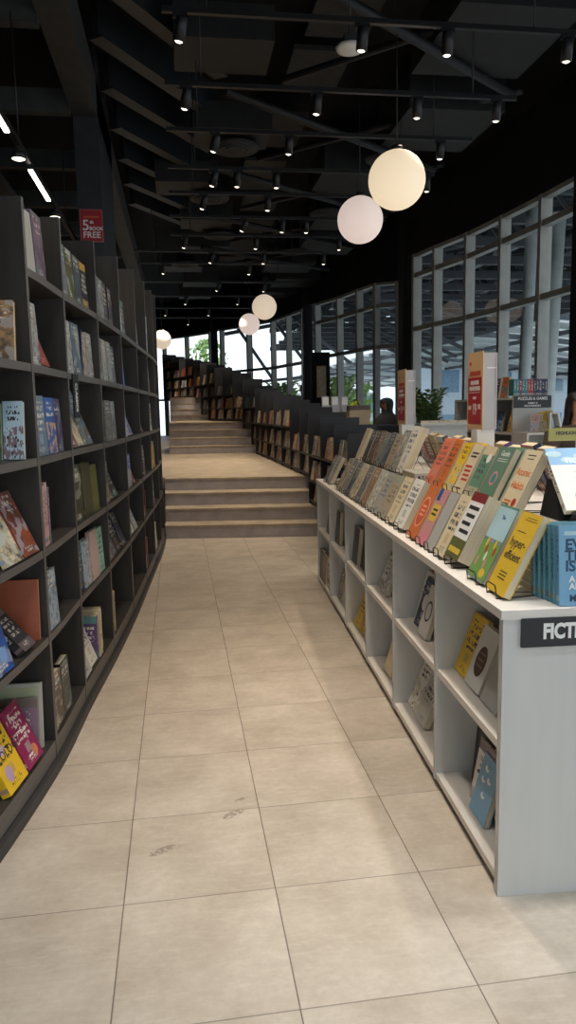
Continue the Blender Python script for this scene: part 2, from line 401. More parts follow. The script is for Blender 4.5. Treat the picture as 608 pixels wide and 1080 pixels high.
for i in range(len(DIV)-1):
    y0, y1 = DIV[i]+.0145, DIV[i+1]-.0145; ys = [y0+(y1-y0)*k/6 for k in range(7)]
    for z in (SH if i else SH[1:]):
        mb = MB().strip([lpt(y, .002) for y in ys], [lpt(y, DEP-.012) for y in ys], z-(.032 if z > .2 else .078), z, 0, 1)
        bbuild(mb, 'shelf', [DARKWOOD, LITEDGE])
    mb = MB().strip([lpt(y, DEP-.011) for y in ys], [lpt(y, DEP) for y in ys], .052, TOPS[i]-.04)
    bbuild(mb, 'back_panel', DARKBACK)
ys = [2.35+(9.0-2.35)*k/40 for k in range(41)]
bbuild(MB().strip([lpt(y, -.018) for y in ys], [lpt(y, .03) for y in ys], 0, .046), 'kickboard', PLINTH)
# the shelf category sign that hangs from the divider edge between the first two bays
sg = empty('category_sign', (*lpt(3.86, -.004), 1.585), rad(78), 'small black vertical sign with white lettering on the dark bookcase shelf edge', 'sign')
MB().box(-.04, -.006, -.1, .04, 0, .115).build('sign_plate', SIGNBK, sg)
text('CLASSICS', .034, WINK, sg, Matrix.Translation((0, -.0065, 0)) @ UPR @ Matrix.Rotation(-PI/2, 4, 'Z'), 'lettering', .0008)

WS = {}
def bk_label(c, kind, i, row, bay): return f"{c} {kind}, {ORD[i]} from the near end on {ROWN[row]} shelf, {ORD[bay]} dark bookcase bay"
def row(bay, r, spec, start=.03, inset=.01, lean=.05, parts=True, h0=.258, gap=.012):
    """face-out, side-leaning (l) or spine-out (s) books on one shelf of one bay"""
    z = SH[r]; y = DIV[bay]+.015+start; L = DIV[bay+1]-.03
    items = spec.split('|') if spec else []
    for k, it in enumerate(items):
        c, _, mode = it.strip().partition(':')
        w = .142+.03*R.random(); h = h0+(R.random()-.5)*.03; t = .018+.016*R.random(); st = R.choice(STY[:4])
        if 'p' in mode: st = 'plain'
        if 'b' in mode: w, h = w+.06, h+.04
        if 'm' in mode: st = 'photo'
        grp = 'books in the dark bookcase'
        lab = bk_label(c, 'book', k, r, bay)
        d = lt(min(y, L)); phi = math.atan2(d.y, d.x)
        ins = inset + (.05 if 'k' in mode else 0) + R.random()*.012
        if 's' in mode:                                  # spine faces the aisle
            w = .145
            if y+t > L: break
            p = lpt(y+t, ins); book((*p, z), phi+PI/2, w, h, t, c, 'plain' if 'p' in mode else R.choice(STY[:3]), lab, grp, 0, 0, parts); y += t+.002
        else:
            if y+w > L: w = max(.09, L-y-.004)
            if y+w > L: break
            book((*lpt(y, ins), z), phi, w, h, t, c, st, lab, grp, .36 if 'l' in mode else lean, 0, parts); y += w+gap
BAYS = {
 1: ["pale grey:p|mauve:m", "pale grey:m|dusty red:l", "blue-grey|blue|purple", "pale pink:s|pale pink:s|pink:s|pale pink:s|mauve:s", "pale blue:m", "brown:m|black:m"],
 2: ["blue-grey:m|olive:m|slate:m|charcoal", "pale grey:m|blue-grey|navy:s|beige:m|pale grey:m", "dusty red:l|cream:l|blue-grey:bl", "dark olive:bm|dark olive:bp|olive:p", "navy|pale blue:m|pale pink:p|mint|mint", "pale grey:l|white:l|purple:s|beige:s|cream:s|cream:s|purple:s"],
 3: ["blue-grey|pale grey:m|charcoal|dark purple", "dark green:m|pale grey:m|pale grey:m|slate", "charcoal:m|grey:m|grey:m", "dark olive|brown:l|charcoal:l", "mauve:l|slate:l|charcoal:l|navy:l", "orange:s|rust:s|brown:s|beige:s|dusty red:s"],
 4: ["white|navy", "bright blue:p", "pale blue|pink:l|blue:l", "beige|blue|rust:l", "green:p|white:l|pale grey:l", "cream:s|beige:s|cream:s|pale grey:s"],
 5: ["grey:m", "slate:s|charcoal:s|grey:s", "charcoal:l|dark brown:l", "charcoal|dark purple", "mauve|maroon:s", "pale pink|dusty red:s"],
 6: [None, "dusty red|charcoal", "white:p|slate", "yellow:p|gold|tan", "black|charcoal", "white|pale grey"],
 7: ["grey", "navy", "yellow:p", "gold", "slate", "pale grey"],
}
for bay, rows in BAYS.items():
    for r, spec in enumerate(rows):
        row(bay, r, spec, parts=bay < 6, gap=.012 if bay < 4 else .02)
# pale display board standing in the top of the seventh bay
db = empty('display_board', (*lpt(7.42, .05), SH[0]), math.atan2(lt(7.4).y, lt(7.4).x), 'pale blue upright notice card on top shelf of the far dark bookcase', 'sign')
MB().box(0, 0, 0, .5, .006, .40).build('card', plain('pale_card', lin((150, 168, 176)), .5), db)
MB().box(.06, -.001, .22, .44, 0, .27).build('print_band', WINK, db); MB().box(.06, -.001, .1, .44, 0, .14).build('print_band', WINK, db)

# nearest bay, book by book: (row, y, inset, w, h, t, colour, style, lean, label)
NB = [
 (3, 2.56, .04, .16, .24, .02, 'navy', 'band', .4, 'dark blue book at near end of fourth shelf in nearest dark bay'),
 (3, 2.735, .008, .165, .25, .02, 'cream', 'photo', .42, 'pale landscape book leaning back on fourth shelf of nearest dark bay'),
 (3, 2.91, .006, .165, .27, .022, 'rust', 'photo', .42, 'orange and grey book leaning back on fourth shelf of nearest dark bay'),
 (4, 2.545, .006, .19, .27, .03, 'bright blue', 'photo', .26, 'deep blue night sky book standing on fifth shelf of nearest dark bay'),
 (4, 2.84, .006, .12, .20, .035, 'charcoal', 'band', .75, 'dark grey book slumped far back on fifth shelf of nearest dark bay'),
 (4, 2.75, .06, .08, .22, .022, 'slate', 'photo', .2, 'slate book between the blue and the slumped book, fifth shelf of nearest dark bay'),
 (5, 2.54, .12, .16, .22, .02, 'olive', 'band', .2, 'olive green book behind the yellow one on bottom shelf of nearest dark bay'),
 (5, 2.62, .006, .17, .255, .035, 'yellow', 'type', .42, 'bright yellow book leaning at near end of bottom shelf, nearest dark bookcase bay'),
 (5, 2.80, .006, .165, .25, .04, 'magenta', 'type', .42, 'magenta pink book leaning on bottom shelf of nearest dark bookcase bay'),
]
for r, y, n, w, h, t, c, st, ln, lab in NB:
    d = lt(y+w/2); b = book((*lpt(y, n), SH[r]), math.atan2(d.y, d.x), w, h, t, c, st, lab, 'books in the dark bookcase', ln)
    if c == 'yellow':
        title(b, w, h, 'OLOGY', .5, .05, INK, .82).rotation_euler = (0, 0, 0)
        panel(b, w, h, .18, .12, .5, .36, plain('lilac_print', lin((190, 160, 186)), .5), rnd=True); panel(b, w, h, .3, .5, .62, .66, plain('lilac_print_pale', lin((206, 180, 200)), .5), rnd=True)
    if c == 'magenta':
        for k, ch in enumerate('POST'): title(b, w, h, ch, .82-.13*k, .035, WINK, .3+.12*k)
        panel(b, w, h, .3, .14, .75, .17, WINK); panel(b, w, h, .55, .08, .85, .26, plain('orange_print', lin((220, 130, 90)), .5), rnd=True)
    if c == 'bright blue': panel(b, w, h, .55, .12, .85, .34, plain('pale_moon_print', lin((130, 165, 215)), .5), rnd=True)

# books resting against the divider, their covers toward the viewpoint: (row, right edge x, y, w, h, t, colour, style, lean, label)
for r, xr, y, w, h, t, c, st, ln, lab in [
 (1, -.602, 2.98, .19, .23, .028, 'tan', 'photo', .16, 'tan and brown book on second shelf of the nearest dark bookcase bay'),
 (2, -.590, 2.97, .075, .225, .028, 'pale blue', 'art', .16, 'pale blue floral book with red pattern on third shelf, nearest dark bay'),
 (2, -.668, 2.95, .15, .22, .02, 'sage green', 'photo', .16, 'greenish book beside the floral one on third shelf of nearest dark bay'),
 (4, -.592, 3.055, .24, .25, .02, 'rust', 'plain', .1, 'large plain orange book against the divider on fifth shelf, nearest dark bay'),
 (5, -.603, 3.035, .22, .27, .02, 'pale grey', 'plain', .12, 'large pale green framed book against divider on bottom shelf, nearest dark bay'),
 (5, -.615, 3.00, .16, .22, .02, 'mauve', 'band', .14, 'mauve book before the pale green one on bottom shelf of nearest dark bay')]:
    b = book((xr-w, y, SH[r]), 0, w, h, t, c, st, lab, 'books in the dark bookcase', ln)
    if c == 'pale grey': panel(b, w, h, .05, .05, .95, .95, plain('pale_green_print', lin((176, 184, 150)), .5))
# ------------------------------------------------------------------ the white cabinet (gondola)
G0 = Vector((.921, 1.988)); GT = Vector((.0584, .9983)).normalized(); GN = Vector((GT.y, -GT.x))
GA = math.atan2(GT.y, GT.x)                            # local x along the front, local y = -n
gon = empty('display_cabinet', (G0.x, G0.y, 0), GA, 'long white cabinet with open cells along the aisle and books on top', 'cabinet')
# local frame: X along the cabinet (away from the camera), Y toward the aisle (so depth is -Y), Z up
def gp(s, n, z=0.): q = G0+GT*s+GN*n; return Vector((q.x, q.y, z))
LEN = 4.29; GD = 1.46; CH = .91
DV = [0, .692, 1.41, 2.11, 2.82, 3.56, LEN]
MB().box(0, -GD, 0, .03, 0, CH-.028).build('end_panel', PALEWOOD, gon)
for s in DV[1:-1]: MB().box(s-.012, -.40, .03, s+.012, 0, CH-.028).build('divider', [PALEWOOD], gon)
MB().box(LEN-.03, -GD, 0, LEN, 0, CH-.028).build('end_panel', PALEWOOD, gon)
MB().box(-.006, -GD-.006, CH-.0275, LEN+.006, .008, CH).build('top_board', PALEEDGE, gon)
MB().box(.031, -.43, .03, LEN-.031, -.401, CH-.029).build('back_panel', PALEWOOD, gon)
MB().box(.031, -.08, 0, LEN-.031, -.055, .03).build('kickboard', PLINTH, gon)
for i in range(6):
    a, b = DV[i]+(.031 if i == 0 else .013), DV[i+1]-(.031 if i == 5 else .013)
    for z, n in ((.49, 'shelf'), (.058, 'bottom_board')): MB().box(a, -.40, z-.026, b, -.006, z).build(n, PALEEDGE, gon)
MB().box(.0305, -GD+.02, .03, LEN-.0305, -.431, .06).build('bottom_board', PALEWOOD, gon)
# raised tier on the top, also white
TZ = 1.085
rs = empty('display_riser', gp(.16, .28, CH), GA, 'long white raised step along the middle of the white cabinet top', 'riser')
MB().box(0, -.74, .0, LEN-.22, 0, TZ-CH).build('step', PALEEDGE, rs)
# FICTION sign on the end
fs = empty('section_sign', gp(-.0005, .105, .798), GA-PI/2, 'black rectangular sign with white lettering on the end of the white cabinet', 'sign')
MB().box(-.052, -.010, -.001, .36, -.0005, .087).build('sign_plate', SIGNBK, fs)
text('FICTION', .062, WINK, fs, Matrix.Translation((.012, -.0105, .044)) @ UPR, 'lettering', .0028, cx=False, sx=.76)

YA = GA-PI                                             # book yaw so that the front faces the aisle
def gbook(s_near, n, z, w, h, t, c, st, lab, grp, lean, parts=True):
    """front faces the aisle; s_near = near end along the cabinet; spine is at the far end"""
    return book(gp(s_near+w, n, z), YA, w, h, t, c, st, lab, grp, lean, 0, parts)
def easel(s_near, n, z, w, t, lean, lab, back=.2):
    e = empty('wire_easel', gp(s_near+w, n, z), YA, lab, 'book stand', 'wire easels on the white cabinet')
    r = .0022; a, b = w*.25, w*.8; g = -.009
    MB().tube([(a, .02, r), (a, g, r), (a, g-.003, .034), (a+.014, g-.001, .041), (b-.014, g-.001, .041), (b, g-.003, .034), (b, g, r), (b, .02, r)], r).build('front_lip', BLACKM, e)
    ty = t/math.cos(lean)+.006
    hz = .15; yb = ty+hz*math.tan(lean)
    MB().tube([(a, .02, r), (a, ty, r), (a, yb+.002, hz), (b, yb+.002, hz), (b, ty, r), (b, .02, r)], r).tube([(w*.5, yb+.004, hz), (w*.5, yb+back*.55, r), (a, ty, r)], r).tube([(w*.5, yb+back*.55, r), (b, ty, r)], r).build('back_leg', BLACKM, e)
    return e
# front row, near to far: (s_near, w, h, t, colour, style, label-looks, copies behind)
P = lambda y: (y-G0.y)/GT.y
FR = [
 (2.085, .148, .262, .026, 'yellow', 'plain', 'bright yellow paperback with dark title'),
 (2.265, .160, .262, .026, 'sage green', 'art', 'pale green paperback with colourful flower picture'),
 (2.535, .150, .255, .075, 'olive', 'plain', 'thick hardback with dark red top and olive foot'),
 (2.700, .130, .248, .03, 'cream', 'type', 'cream paperback with dark lettering'),
 (2.850, .110, .245, .024, 'pale grey', 'plain', 'slim grey-green edged paperback'),
 (2.975, .125, .245, .024, 'pink', 'plain', 'pink paperback with blue corner and yellow block'),
 (3.125, .150, .245, .028, 'orange', 'plain', 'orange paperback with a large pale ring'),
 (3.36, .165, .24, .05, 'white', 'type', 'white paperback with bold lettering'),
 (3.56, .160, .235, .045, 'cream', 'type', 'cream hardback with small lettering'),
 (3.75, .150, .235, .03, 'beige', 'band', 'beige paperback with dark band'),
 (3.93, .150, .235, .03, 'pale grey', 'type', 'pale grey paperback with lettering'),
 (4.11, .150, .235, .03, 'white', 'photo', 'white photo paperback'),
 (4.30, .155, .23, .03, 'tan', 'photo', 'tan paperback with photo cover'),
 (4.49, .15, .23, .03, 'grey', 'photo', 'grey paperback with photo cover'),
 (4.68, .15, .23, .03, 'cream', 'photo', 'cream picture paperback'),
 (4.87, .15, .23, .03, 'slate', 'photo', 'slate blue paperback with photo cover'),
 (5.06, .15, .23, .03, 'grey', 'type', 'grey lettered paperback'),
 (5.26, .15, .23, .03, 'beige', 'photo', 'beige paperback with photo cover'),
 (5.72, .15, .22, .03, 'pale grey', 'type', 'pale grey lettered paperback at far end'),
 (5.92, .15, .22, .03, 'grey', 'photo', 'grey picture paperback at the far corner'),
]
TEALP = plain('teal_print', lin((70, 140, 140)), .5); PINKP = plain('pink_print', lin((226, 140, 150)), .5); GREENP = plain('grass_print', lin((120, 160, 80)), .5)
YELP = plain('yellow_print', lin((226, 190, 70)), .5); MARP = plain('maroon_print', lin((130, 44, 44)), .5); BLUEP = plain('blue_print', lin((60, 84, 150)), .5); SKYP = plain('sky_print', lin((176, 206, 212)), .5)
CORP = plain('pale_orange_print', lin((244, 186, 150)), .5); RUSTP = plain('rust_print', lin((208, 92, 56)), .5)
for i, (y, w, h, t, c, st, look) in enumerate(FR):
    s = P(y); ln = .46; h += .012
    b = gbook(s, .035, CH, w, h, t, c, st, f"{look}, {ORD[i]} in front row on white cabinet", 'front row books on the white cabinet', ln)
    easel(s, .035, CH, w, t, ln, f"black wire easel holding the {ORD[i]} book in front row on white cabinet", .2)
    if i == 0:
        title(b, w, h, 'hyper-', .62, .044, INK, .5, .0003); title(b, w, h, 'efficient', .46, .040, INK, .52, .0003, sx=.92)
        panel(b, w, h, .2, .755, .62, .765, INK); panel(b, w, h, .3, .905, .9, .912, INK); panel(b, w, h, .36, .935, .86, .942, INK)
        for v in (.25, .21, .17): panel(b, w, h, .3, v, .68, v+.014, INK)
    elif i == 1:
        panel(b, w, h, .02, .55, .98, .97, SKYP); panel(b, w, h, .02, .03, .98, .5, GREENP)
        for k in range(7):
            u = .12+.11*k; v = .16+.09*((k*3) % 4); panel(b, w, h, u, v, u+.1, v+.13, [PINKP, YELP, REDINK, WINK][k % 4], rnd=True, k=.0007)
        panel(b, w, h, .55, .05, .85, .17, YELP, rnd=True, k=.0007); title(b, w, h, 'The', .84, .02, BLUEP, .5)
    elif i == 2:
        panel(b, w, h, .0, .86, 1., 1., MARP); panel(b, w, h, .0, .30, 1., .86, WINK)
        for k, q in enumerate((.74, .62, .50, .38)):
            panel(b, w, h, .15+.05*(k % 2), q, .85-.06*(k % 3), q+.055, INK, k=.0008)
        panel(b, w, h, .1, .08, .9, .16, YELP)
    elif i == 5:
        panel(b, w, h, .0, .78, .35, 1., BLUEP); panel(b, w, h, .1, .42, .8, .72, YELP); panel(b, w, h, .2, .52, .7, .56, INK, k=.0008); panel(b, w, h, .2, .60, .7, .64, INK, k=.0008); panel(b, w, h, 0, 0, 1, .2, PINKP)
    elif i == 6:
        panel(b, w, h, .08, .2, .92, .78, CORP, rnd=True); panel(b, w, h, .14, .235, .86, .745, RUSTP, rnd=True, k=.0008)
        for q in (.42, .5, .58): panel(b, w, h, .3, q, .7, q+.035, CORP, k=.0012)
# second row on the tier
TR = [
 (2.60, .15, .245, .035, 'cream', 'plain', 'cream paperback with orange title leaning', 0),
 (2.865, .165, .245, .03, 'sage green', 'plain', 'dark sage green paperback with flower wreath', 2),
 (3.055, .14, .24, .03, 'sage green', 'band', 'plain sage green paperback', 0),
 (3.225, .135, .24, .035, 'cream', 'plain', 'cream paperback with red lettering', 0),
 (3.385, .125, .245, .028, 'yellow', 'art', 'yellow patterned paperback', 2),
 (3.545, .13, .255, .03, 'orange', 'type', 'orange lettered paperback', 0),
 (3.70, .15, .255, .03, 'coral', 'type', 'coral orange lettered paperback', 1),
 (4.36, .17, .30, .05, 'white', 'type', 'tall white paperback standing upright', 0),
 (4.56, .15, .27, .04, 'pale grey', 'photo', 'pale grey photo paperback', 1),
 (4.74, .14, .24, .035, 'beige', 'type', 'beige lettered paperback', 1),
 (4.91, .14, .24, .035, 'slate', 'photo', 'slate photo paperback', 0),
 (5.07, .14, .24, .035, 'pale grey', 'photo', 'grey and white paperback', 1),
 (5.24, .14, .25, .035, 'tan', 'photo', 'tan photo paperback', 0),
 (5.40, .14, .25, .03, 'brown', 'photo', 'brown photo paperback', 0),
 (5.58, .14, .25, .03, 'dark brown', 'photo', 'dark brown paperback', 0),
 (5.85, .15, .26, .03, 'cream', 'plain', 'plain cream book', 0),
]
for i, (y, w, h, t, c, st, look, ex) in enumerate(TR):
    s = P(y)+.07; ln = .46 if i < 7 else .4; h += .01
    b = gbook(s, .30, TZ, w, h, t, c, st, f"{look}, {ORD[i]} from near end of the raised white step", 'books on the raised step', ln)
    for k in range(ex):
        off = (t+.003)*(k+1)/math.cos(ln)
        gbook(s-.006*(k+1), .30+off, TZ, w, h-.004*k, t, c, 'plain', f"{c} copy, {ORD[k]} behind the {ORD[i]} book on the raised white step", 'books on the raised step', ln)
    easel(s, .30, TZ, w, t*(1+ex)+.004*ex, ln, f"black wire easel under the {ORD[i]} book on the raised white step", .2)
    if i == 0:
        title(b, w, h, 'Atomic', .62, .045, ORINK, .5, .0003); title(b, w, h, 'Habits', .40, .045, ORINK, .5, .0003)
        panel(b, w, h, .62, .06, .86, .2, REDINK, rnd=True); panel(b, w, h, .1, .06, .5, .1, ORINK); panel(b, w, h, .1, .12, .55, .15, ORINK); panel(b, w, h, .3, .84, .7, .855, INK); panel(b, w, h, .25, .90, .75, .915, INK)
    elif i == 1:
        title(b, w, h, 'Gentle', .88, .034, WINK, .55, .0004)
        for q in (.78, .74): panel(b, w, h, .2, q, .85, q+.012, WINK)
        panel(b, w, h, .3, .3, .72, .56, PINKP, rnd=True); panel(b, w, h, .36, .34, .66, .52, TEALP, rnd=True, k=.0008); panel(b, w, h, .2, .07, .8, .09, WINK)
    elif i == 3:
        for k, q in enumerate((.8, .73)): panel(b, w, h, .2, q, .85-.1*k, q+.035, INK)
        for k, q in enumerate((.52, .43, .34, .25)): panel(b, w, h, .14+.05*k, q, .8+.03*k, q+.045, REDINK)
        panel(b, w, h, .2, .07, .7, .1, INK)
    elif i == 2: panel(b, w, h, .5, .68, .85, .86, WINK, rnd=True)
# lying books
lay = empty
def flat_book(s, n, z, w, h, t, c, lab, rz=0.):
    r = bpy.data.objects.new('book', None); COL.objects.link(r); r.empty_display_size = .03
    r.matrix_world = Matrix.Translation(gp(s, n, z)) @ Matrix.Rotation(GA+rz, 4, 'Z') @ Matrix.Translation((0, 0, t)) @ Matrix.Rotation(-PI/2, 4, 'X') @ Matrix.Translation((0, 0, 0))
    cover_mesh(w, h, t).build('cover', [COVER['plain'], SPINE], r, color=rgb(c)); MB().box(.0022, .0022, .002, w-.002, t-.0022, h-.002).build('page_block', PAGE, r)
    return tag(r, lab, 'book', 'books lying flat on the white cabinet')
# flat_book: X along the cabinet, pages toward the camera side; h runs toward depth or aisle
z = CH
for k in range(7):
    flat_book(.185+.004*(k % 3), .275, z, .19, .11, .022, ['cream', 'white', 'beige'][k % 3], f"{['cream', 'white', 'beige'][k % 3]} book lying flat, {ORD[k]} from bottom of the stack behind the yellow paperback"); z += .0225
flat_book(P(4.02), .42, TZ, .30, .15, .05, 'pale grey', 'thick pale grey book lying flat on the raised step beside the tall white one')
# far-side rows with their backs to the aisle
FARC = ['maroon', 'red', 'rust', 'maroon', 'navy', 'blue', 'purple', 'navy', 'beige', 'tan', 'grey', 'brown', 'slate', 'tan', 'brown', 'dusty red', 'tan', 'brown']
for i, c in enumerate(FARC):
    y = 2.62+.185*i; w = .15
    if min(abs(y+.07-4.02), abs(y+.07-5.75)) < .17: continue
    p = gp(P(y), .80, TZ); book((p.x, p.y, TZ), GA, w, .235+.012*math.sin(i*2.1), .04, c, 'band', f"{c} book facing away, {ORD[i]} along far side of the raised step", 'books on the far side of the raised step', .4)
# black slanted stand and the pale book at the near end of the tier
p = gp(.66, .47, TZ)
stn = empty('book_ledge', p, YA+PI/2, 'black slanted ledge stand at near end of the raised white step', 'book stand')
LW = .62; ll = .75
bmx = Matrix.Rotation(-ll, 4, 'X')
mb = MB(); mb.box(.02, .028, 0, .24, .034, .22, 0, bmx); mb.box(.02, -.008, .0, .24, .034, .004, 0, bmx); mb.box(.02, -.011, .0, .24, -.008, .014, 0, bmx); mb.build('ledge', BLACKP, stn)
mb = MB(); mb.hexa([(.0, .05, -.022), (.28, .05, -.022), (.28, .22, -.022), (.0, .22, -.022), (.0, .12, .12), (.28, .12, .12), (.28, .165, .12), (.0, .165, .12)]); mb.build('wedge_foot', BLACKP, stn)
stn.location = gp(.45, .40, TZ+.024); stn.rotation_euler = (0, 0, GA-PI/2)
b = book(gp(.452, .40, TZ+.031), GA-PI/2, .26, .285, .024, 'white', 'plain', 'white and sky blue book leaning on the black ledge at near end of step', None, ll)
panel(b, .26, .285, 0, .72, 1, 1, plain('cloud_blue_print', lin((136, 178, 214)), .5))
for u0, v0 in ((.1, .9), (.5, .86), (.75, .92), (.3, .80)): panel(b, .26, .285, u0-.12, v0-.05, u0+.12, v0+.05, SKYP, rnd=True, k=.0008)
t_ = title(b, .26, .285, 'no de', .80, .05, WINK, .46, .0006); 
for q in (.6, .5, .42): panel(b, .26, .285, .3, q, .8, q+.016, plain('pale_grey_print', lin((190, 190, 190)), .5))
for k in range(5): panel(b, .26, .285, .2+.12*k, .1, .225+.12*k, .26, plain('greyblue_print', lin((150, 165, 180)), .5), rnd=True)
# blue hardbacks standing at the near corner
for k in range(6):
    p = gp(.012+.027*k, .175-.004*k, CH)
    b = book(p, GA-PI/2-.05, .155, .238-.002*k, .024, 'sky blue' if k == 0 else 'sea blue', 'plain', f"sky blue hardback, {'front copy of the row' if k == 0 else ORD[k]+' in the row'} standing at near corner of white cabinet", 'blue hardbacks on the white cabinet', .09)
    if k == 0:
        w, h = .155, .238
        for q, v in (('EVE', .76), ('THI', .62), ('IS', .49)): text(q, .044, plain('deep_blue_print', lin((22, 66, 92)), .5), b, Matrix.Translation((.018, -.0006, v*h)) @ UPR, 'title_lettering', .0012, cx=False)
        for q, v in (('A B', .33), ('AB', .24)): text(q, .026, WINK, b, Matrix.Translation((.03, -.0006, v*h)) @ UPR, 'title_lettering', .0008, cx=False)
        text('MA', .028, plain('deep_blue_print2', lin((22, 60, 84)), .5), b, Matrix.Translation((.03, -.0006, .09*h)) @ UPR, 'title_lettering', .0008, cx=False)
        panel(b, w, h, .1, .88, .98, .93, SKYP)

# books in the open cells of the white cabinet: (cell, upper?, [(offset from near divider, inset, w, h, t, colour, style, lean, look)])
CELL = [
 (0, 1, [(.49, .06, .15, .235, .02, 'yellow', 'type', .36, 'yellow book'), (.34, .05, .15, .225, .03, 'white', 'plain', .36, 'white book with big brown oval'), (.29, .085, .13, .25, .03, 'white', 'band', .36, 'white book with teal band'), (.26, .13, .13, .22, .02, 'teal', 'photo', .36, 'teal photo book'), (.17, .05, .15, .23, .02, 'pale grey', 'plain', .36, 'pale grey book')]),
 (0, 0, [(.42, .12, .17, .28, .02, 'charcoal', 'plain', .1, 'dark grey framed book'), (.36, .095, .15, .27, .022, 'black', 'plain', .12, 'charcoal framed book'), (.305, .066, .15, .235, .02, 'white', 'band', .18, 'white book with teal print'), (.235, .04, .15, .215, .02, 'sky blue', 'plain', .28, 'sky blue book with white birds'), (.22, .10, .15, .2, .02, 'cream', 'plain', .28, 'cream book behind')]),
 (1, 1, [(.555, .115, .125, .25, .02, 'dusty red', 'type', .26, 'dusty red book'), (.55, .088, .13, .24, .02, 'white', 'type', .28, 'white lettered book'), (.45, .062, .135, .235, .02, 'navy', 'type', .3, 'navy book with white lettering'), (.31, .04, .135, .225, .022, 'white', 'plain', .3, 'white book with a dark ring')]),
 (1, 0, [(.52, .06, .16, .24, .02, 'white', 'art', .38, 'white book with red print'), (.36, .05, .155, .235, .03, 'pale grey', 'type', .38, 'pale lettered book')]),
 (2, 1, [(.50, .06, .16, .22, .022, 'white', 'band', .4, 'white book with red foot'), (.37, .04, .125, .20, .022, 'white', 'photo', .4, 'black and white photo book')]),
 (2, 0, [(.29, .045, .16, .23, .03, 'cream', 'plain', .3, 'cream book'), (.25, .085, .16, .24, .03, 'cream', 'plain', .3, 'cream book behind')]),
 (3, 1, [(.50, .03, .17, .24, .03, 'black', 'plain', .1, 'black book'), (.34, .05, .14, .2, .02, 'charcoal', 'plain', .2, 'charcoal book')]),
 (3, 0, [(.50, .04, .17, .25, .02, 'yellow', 'type', .35, 'yellow lettered book'), (.35, .04, .14, .22, .02, 'gold', 'type', .35, 'gold book')]),
 (4, 1, [(.52, .03, .17, .25, .03, 'black', 'plain', .06, 'black book')]),
 (4, 0, [(.54, .04, .15, .23, .02, 'grey', 'photo', .2, 'grey photo book'), (.38, .05, .14, .2, .02, 'pale grey', 'plain', .2, 'pale grey book')]),
 (5, 1, [(.3, .03, .15, .22, .02, 'charcoal', 'photo', .15, 'charcoal book')]),
 (5, 0, [(.51, .0, .17, .25, .02, 'black', 'plain', .05, 'black book'), (.33, .0, .17, .24, .02, 'maroon', 'plain', .05, 'dark maroon book'), (.15, .01, .16, .24, .02, 'dark brown', 'band', .05, 'dark brown book')]),
]
for ci, up, its in CELL:
    a = DV[ci]+(.031 if ci == 0 else .013)
    for k, (o, n, w, h, t, c, st, ln, look) in enumerate(its):
        lab = f"{look}, {'upper' if up else 'lower'} cell of {ORD[ci]} white cabinet bay"
        b = gbook(a+o, n+.01, .49 if up else .058, w, h, t, c, st, lab, 'books in the white cabinet', ln)
        if 'oval' in look:
            panel(b, w, h, .2, .2, .8, .7, plain('brown_oval_print', lin((92, 70, 54)), .5), rnd=True)
            for q in (.36, .46, .56): panel(b, w, h, .32, q, .68, q+.03, plain('tan_print', lin((150, 120, 90)), .5), k=.0008)
        if 'birds' in look:
            for u, v in ((.35, .8), (.6, .66), (.3, .6), (.5, .38)):
                panel(b, w, h, u-.11, v-.05, u+.11, v+.05, WINK, rnd=True); panel(b, w, h, u-.02, v, u+.12, v+.09, plain('sky_blue_print', rgb('sky blue'), .4), rnd=True, k=.0008)
        if 'ring' in look:
            panel(b, w, h, .18, .3, .82, .72, INK, rnd=True); panel(b, w, h, .25, .345, .75, .675, WINK, rnd=True, k=.0008)

# ------------------------------------------------------------------ sign towers on the step
RED = plain('sign_red', lin((164, 28, 44)), .45, var=.04); TANP = plain('kraft_tan', lin((206, 170, 128)), .6, var=.04); GREYACR = plain('frosted_acrylic', lin((168, 166, 170)), .3, var=.04)
def tower(y, lab, hs=1.):
    p = gp(P(y), .66, TZ); e = empty('sign_stand', p, GA, lab, 'sign', 'sign stands on the white cabinet')
    MB().box(-.05, -.05, 0, .05, .05, .29).build('post', WHITE, e)
    z0, z1 = .29, .71
    MB().box(-.055, -.055, z0, .19, .02, z1).build('frosted_case', GREYACR, e)
    MB().box(-.058, .0205, z0-.004, .194, .026, z1+.01).build('poster', TANP, e)
    MB().box(-.04, .0265, z0+.03, .175, .028, z0+.29).build('red_panel', RED, e)
    T = lambda x, z: Matrix.Translation((x, .0285, z)) @ Matrix.Rotation(PI, 4, 'Z') @ UPR
    text('19', .085, WINK, e, T(.065, z0+.11), 'lettering', .002, sx=.8); text('RM', .032, WINK, e, T(.142, z0+.12), 'lettering', .001); text('.90', .04, WINK, e, T(-.008, z0+.125), 'lettering', .001)
    text('ONLY', .022, WINK, e, T(.065, z0+.175), 'lettering', .0006)
    m = MB()
    for zz, ww in ((.25, .07), (.217, .09)):
        for k in range(7):
            x = .0675-ww+2*ww*k/7; m.box(x, .0282, z0+zz, x+ww/7*1.4, .0292, z0+zz+.024)
    m.box(-.02, .0282, z0+.205, .155, .0292, z0+.208); m.build('small_print', WINK, e)
    m = MB()
    for k in range(8):
        x = -.02+.022*k; m.box(x, .0262, z0+.30, x+.016, .0275, z0+.325)
    m.box(.13, .0262, z1-.06, .16, .0275, z1-.04); m.build('red_print', REDINK, e)
    MB().box(-.0565, -.05, z1-.085, -.0552, .0, z1-.08).build('slot_print', WINK, e)
    MB().box(-.062, -.055, z0, -.0585, -.049, z1).build('clear_edge', GREYACR, e)
    return e
tower(4.02, 'red and tan price sign in a pale frosted case on the near white post')
tower(5.75, 'farther red price sign in a frosted case on a white post, beyond the nearer one')

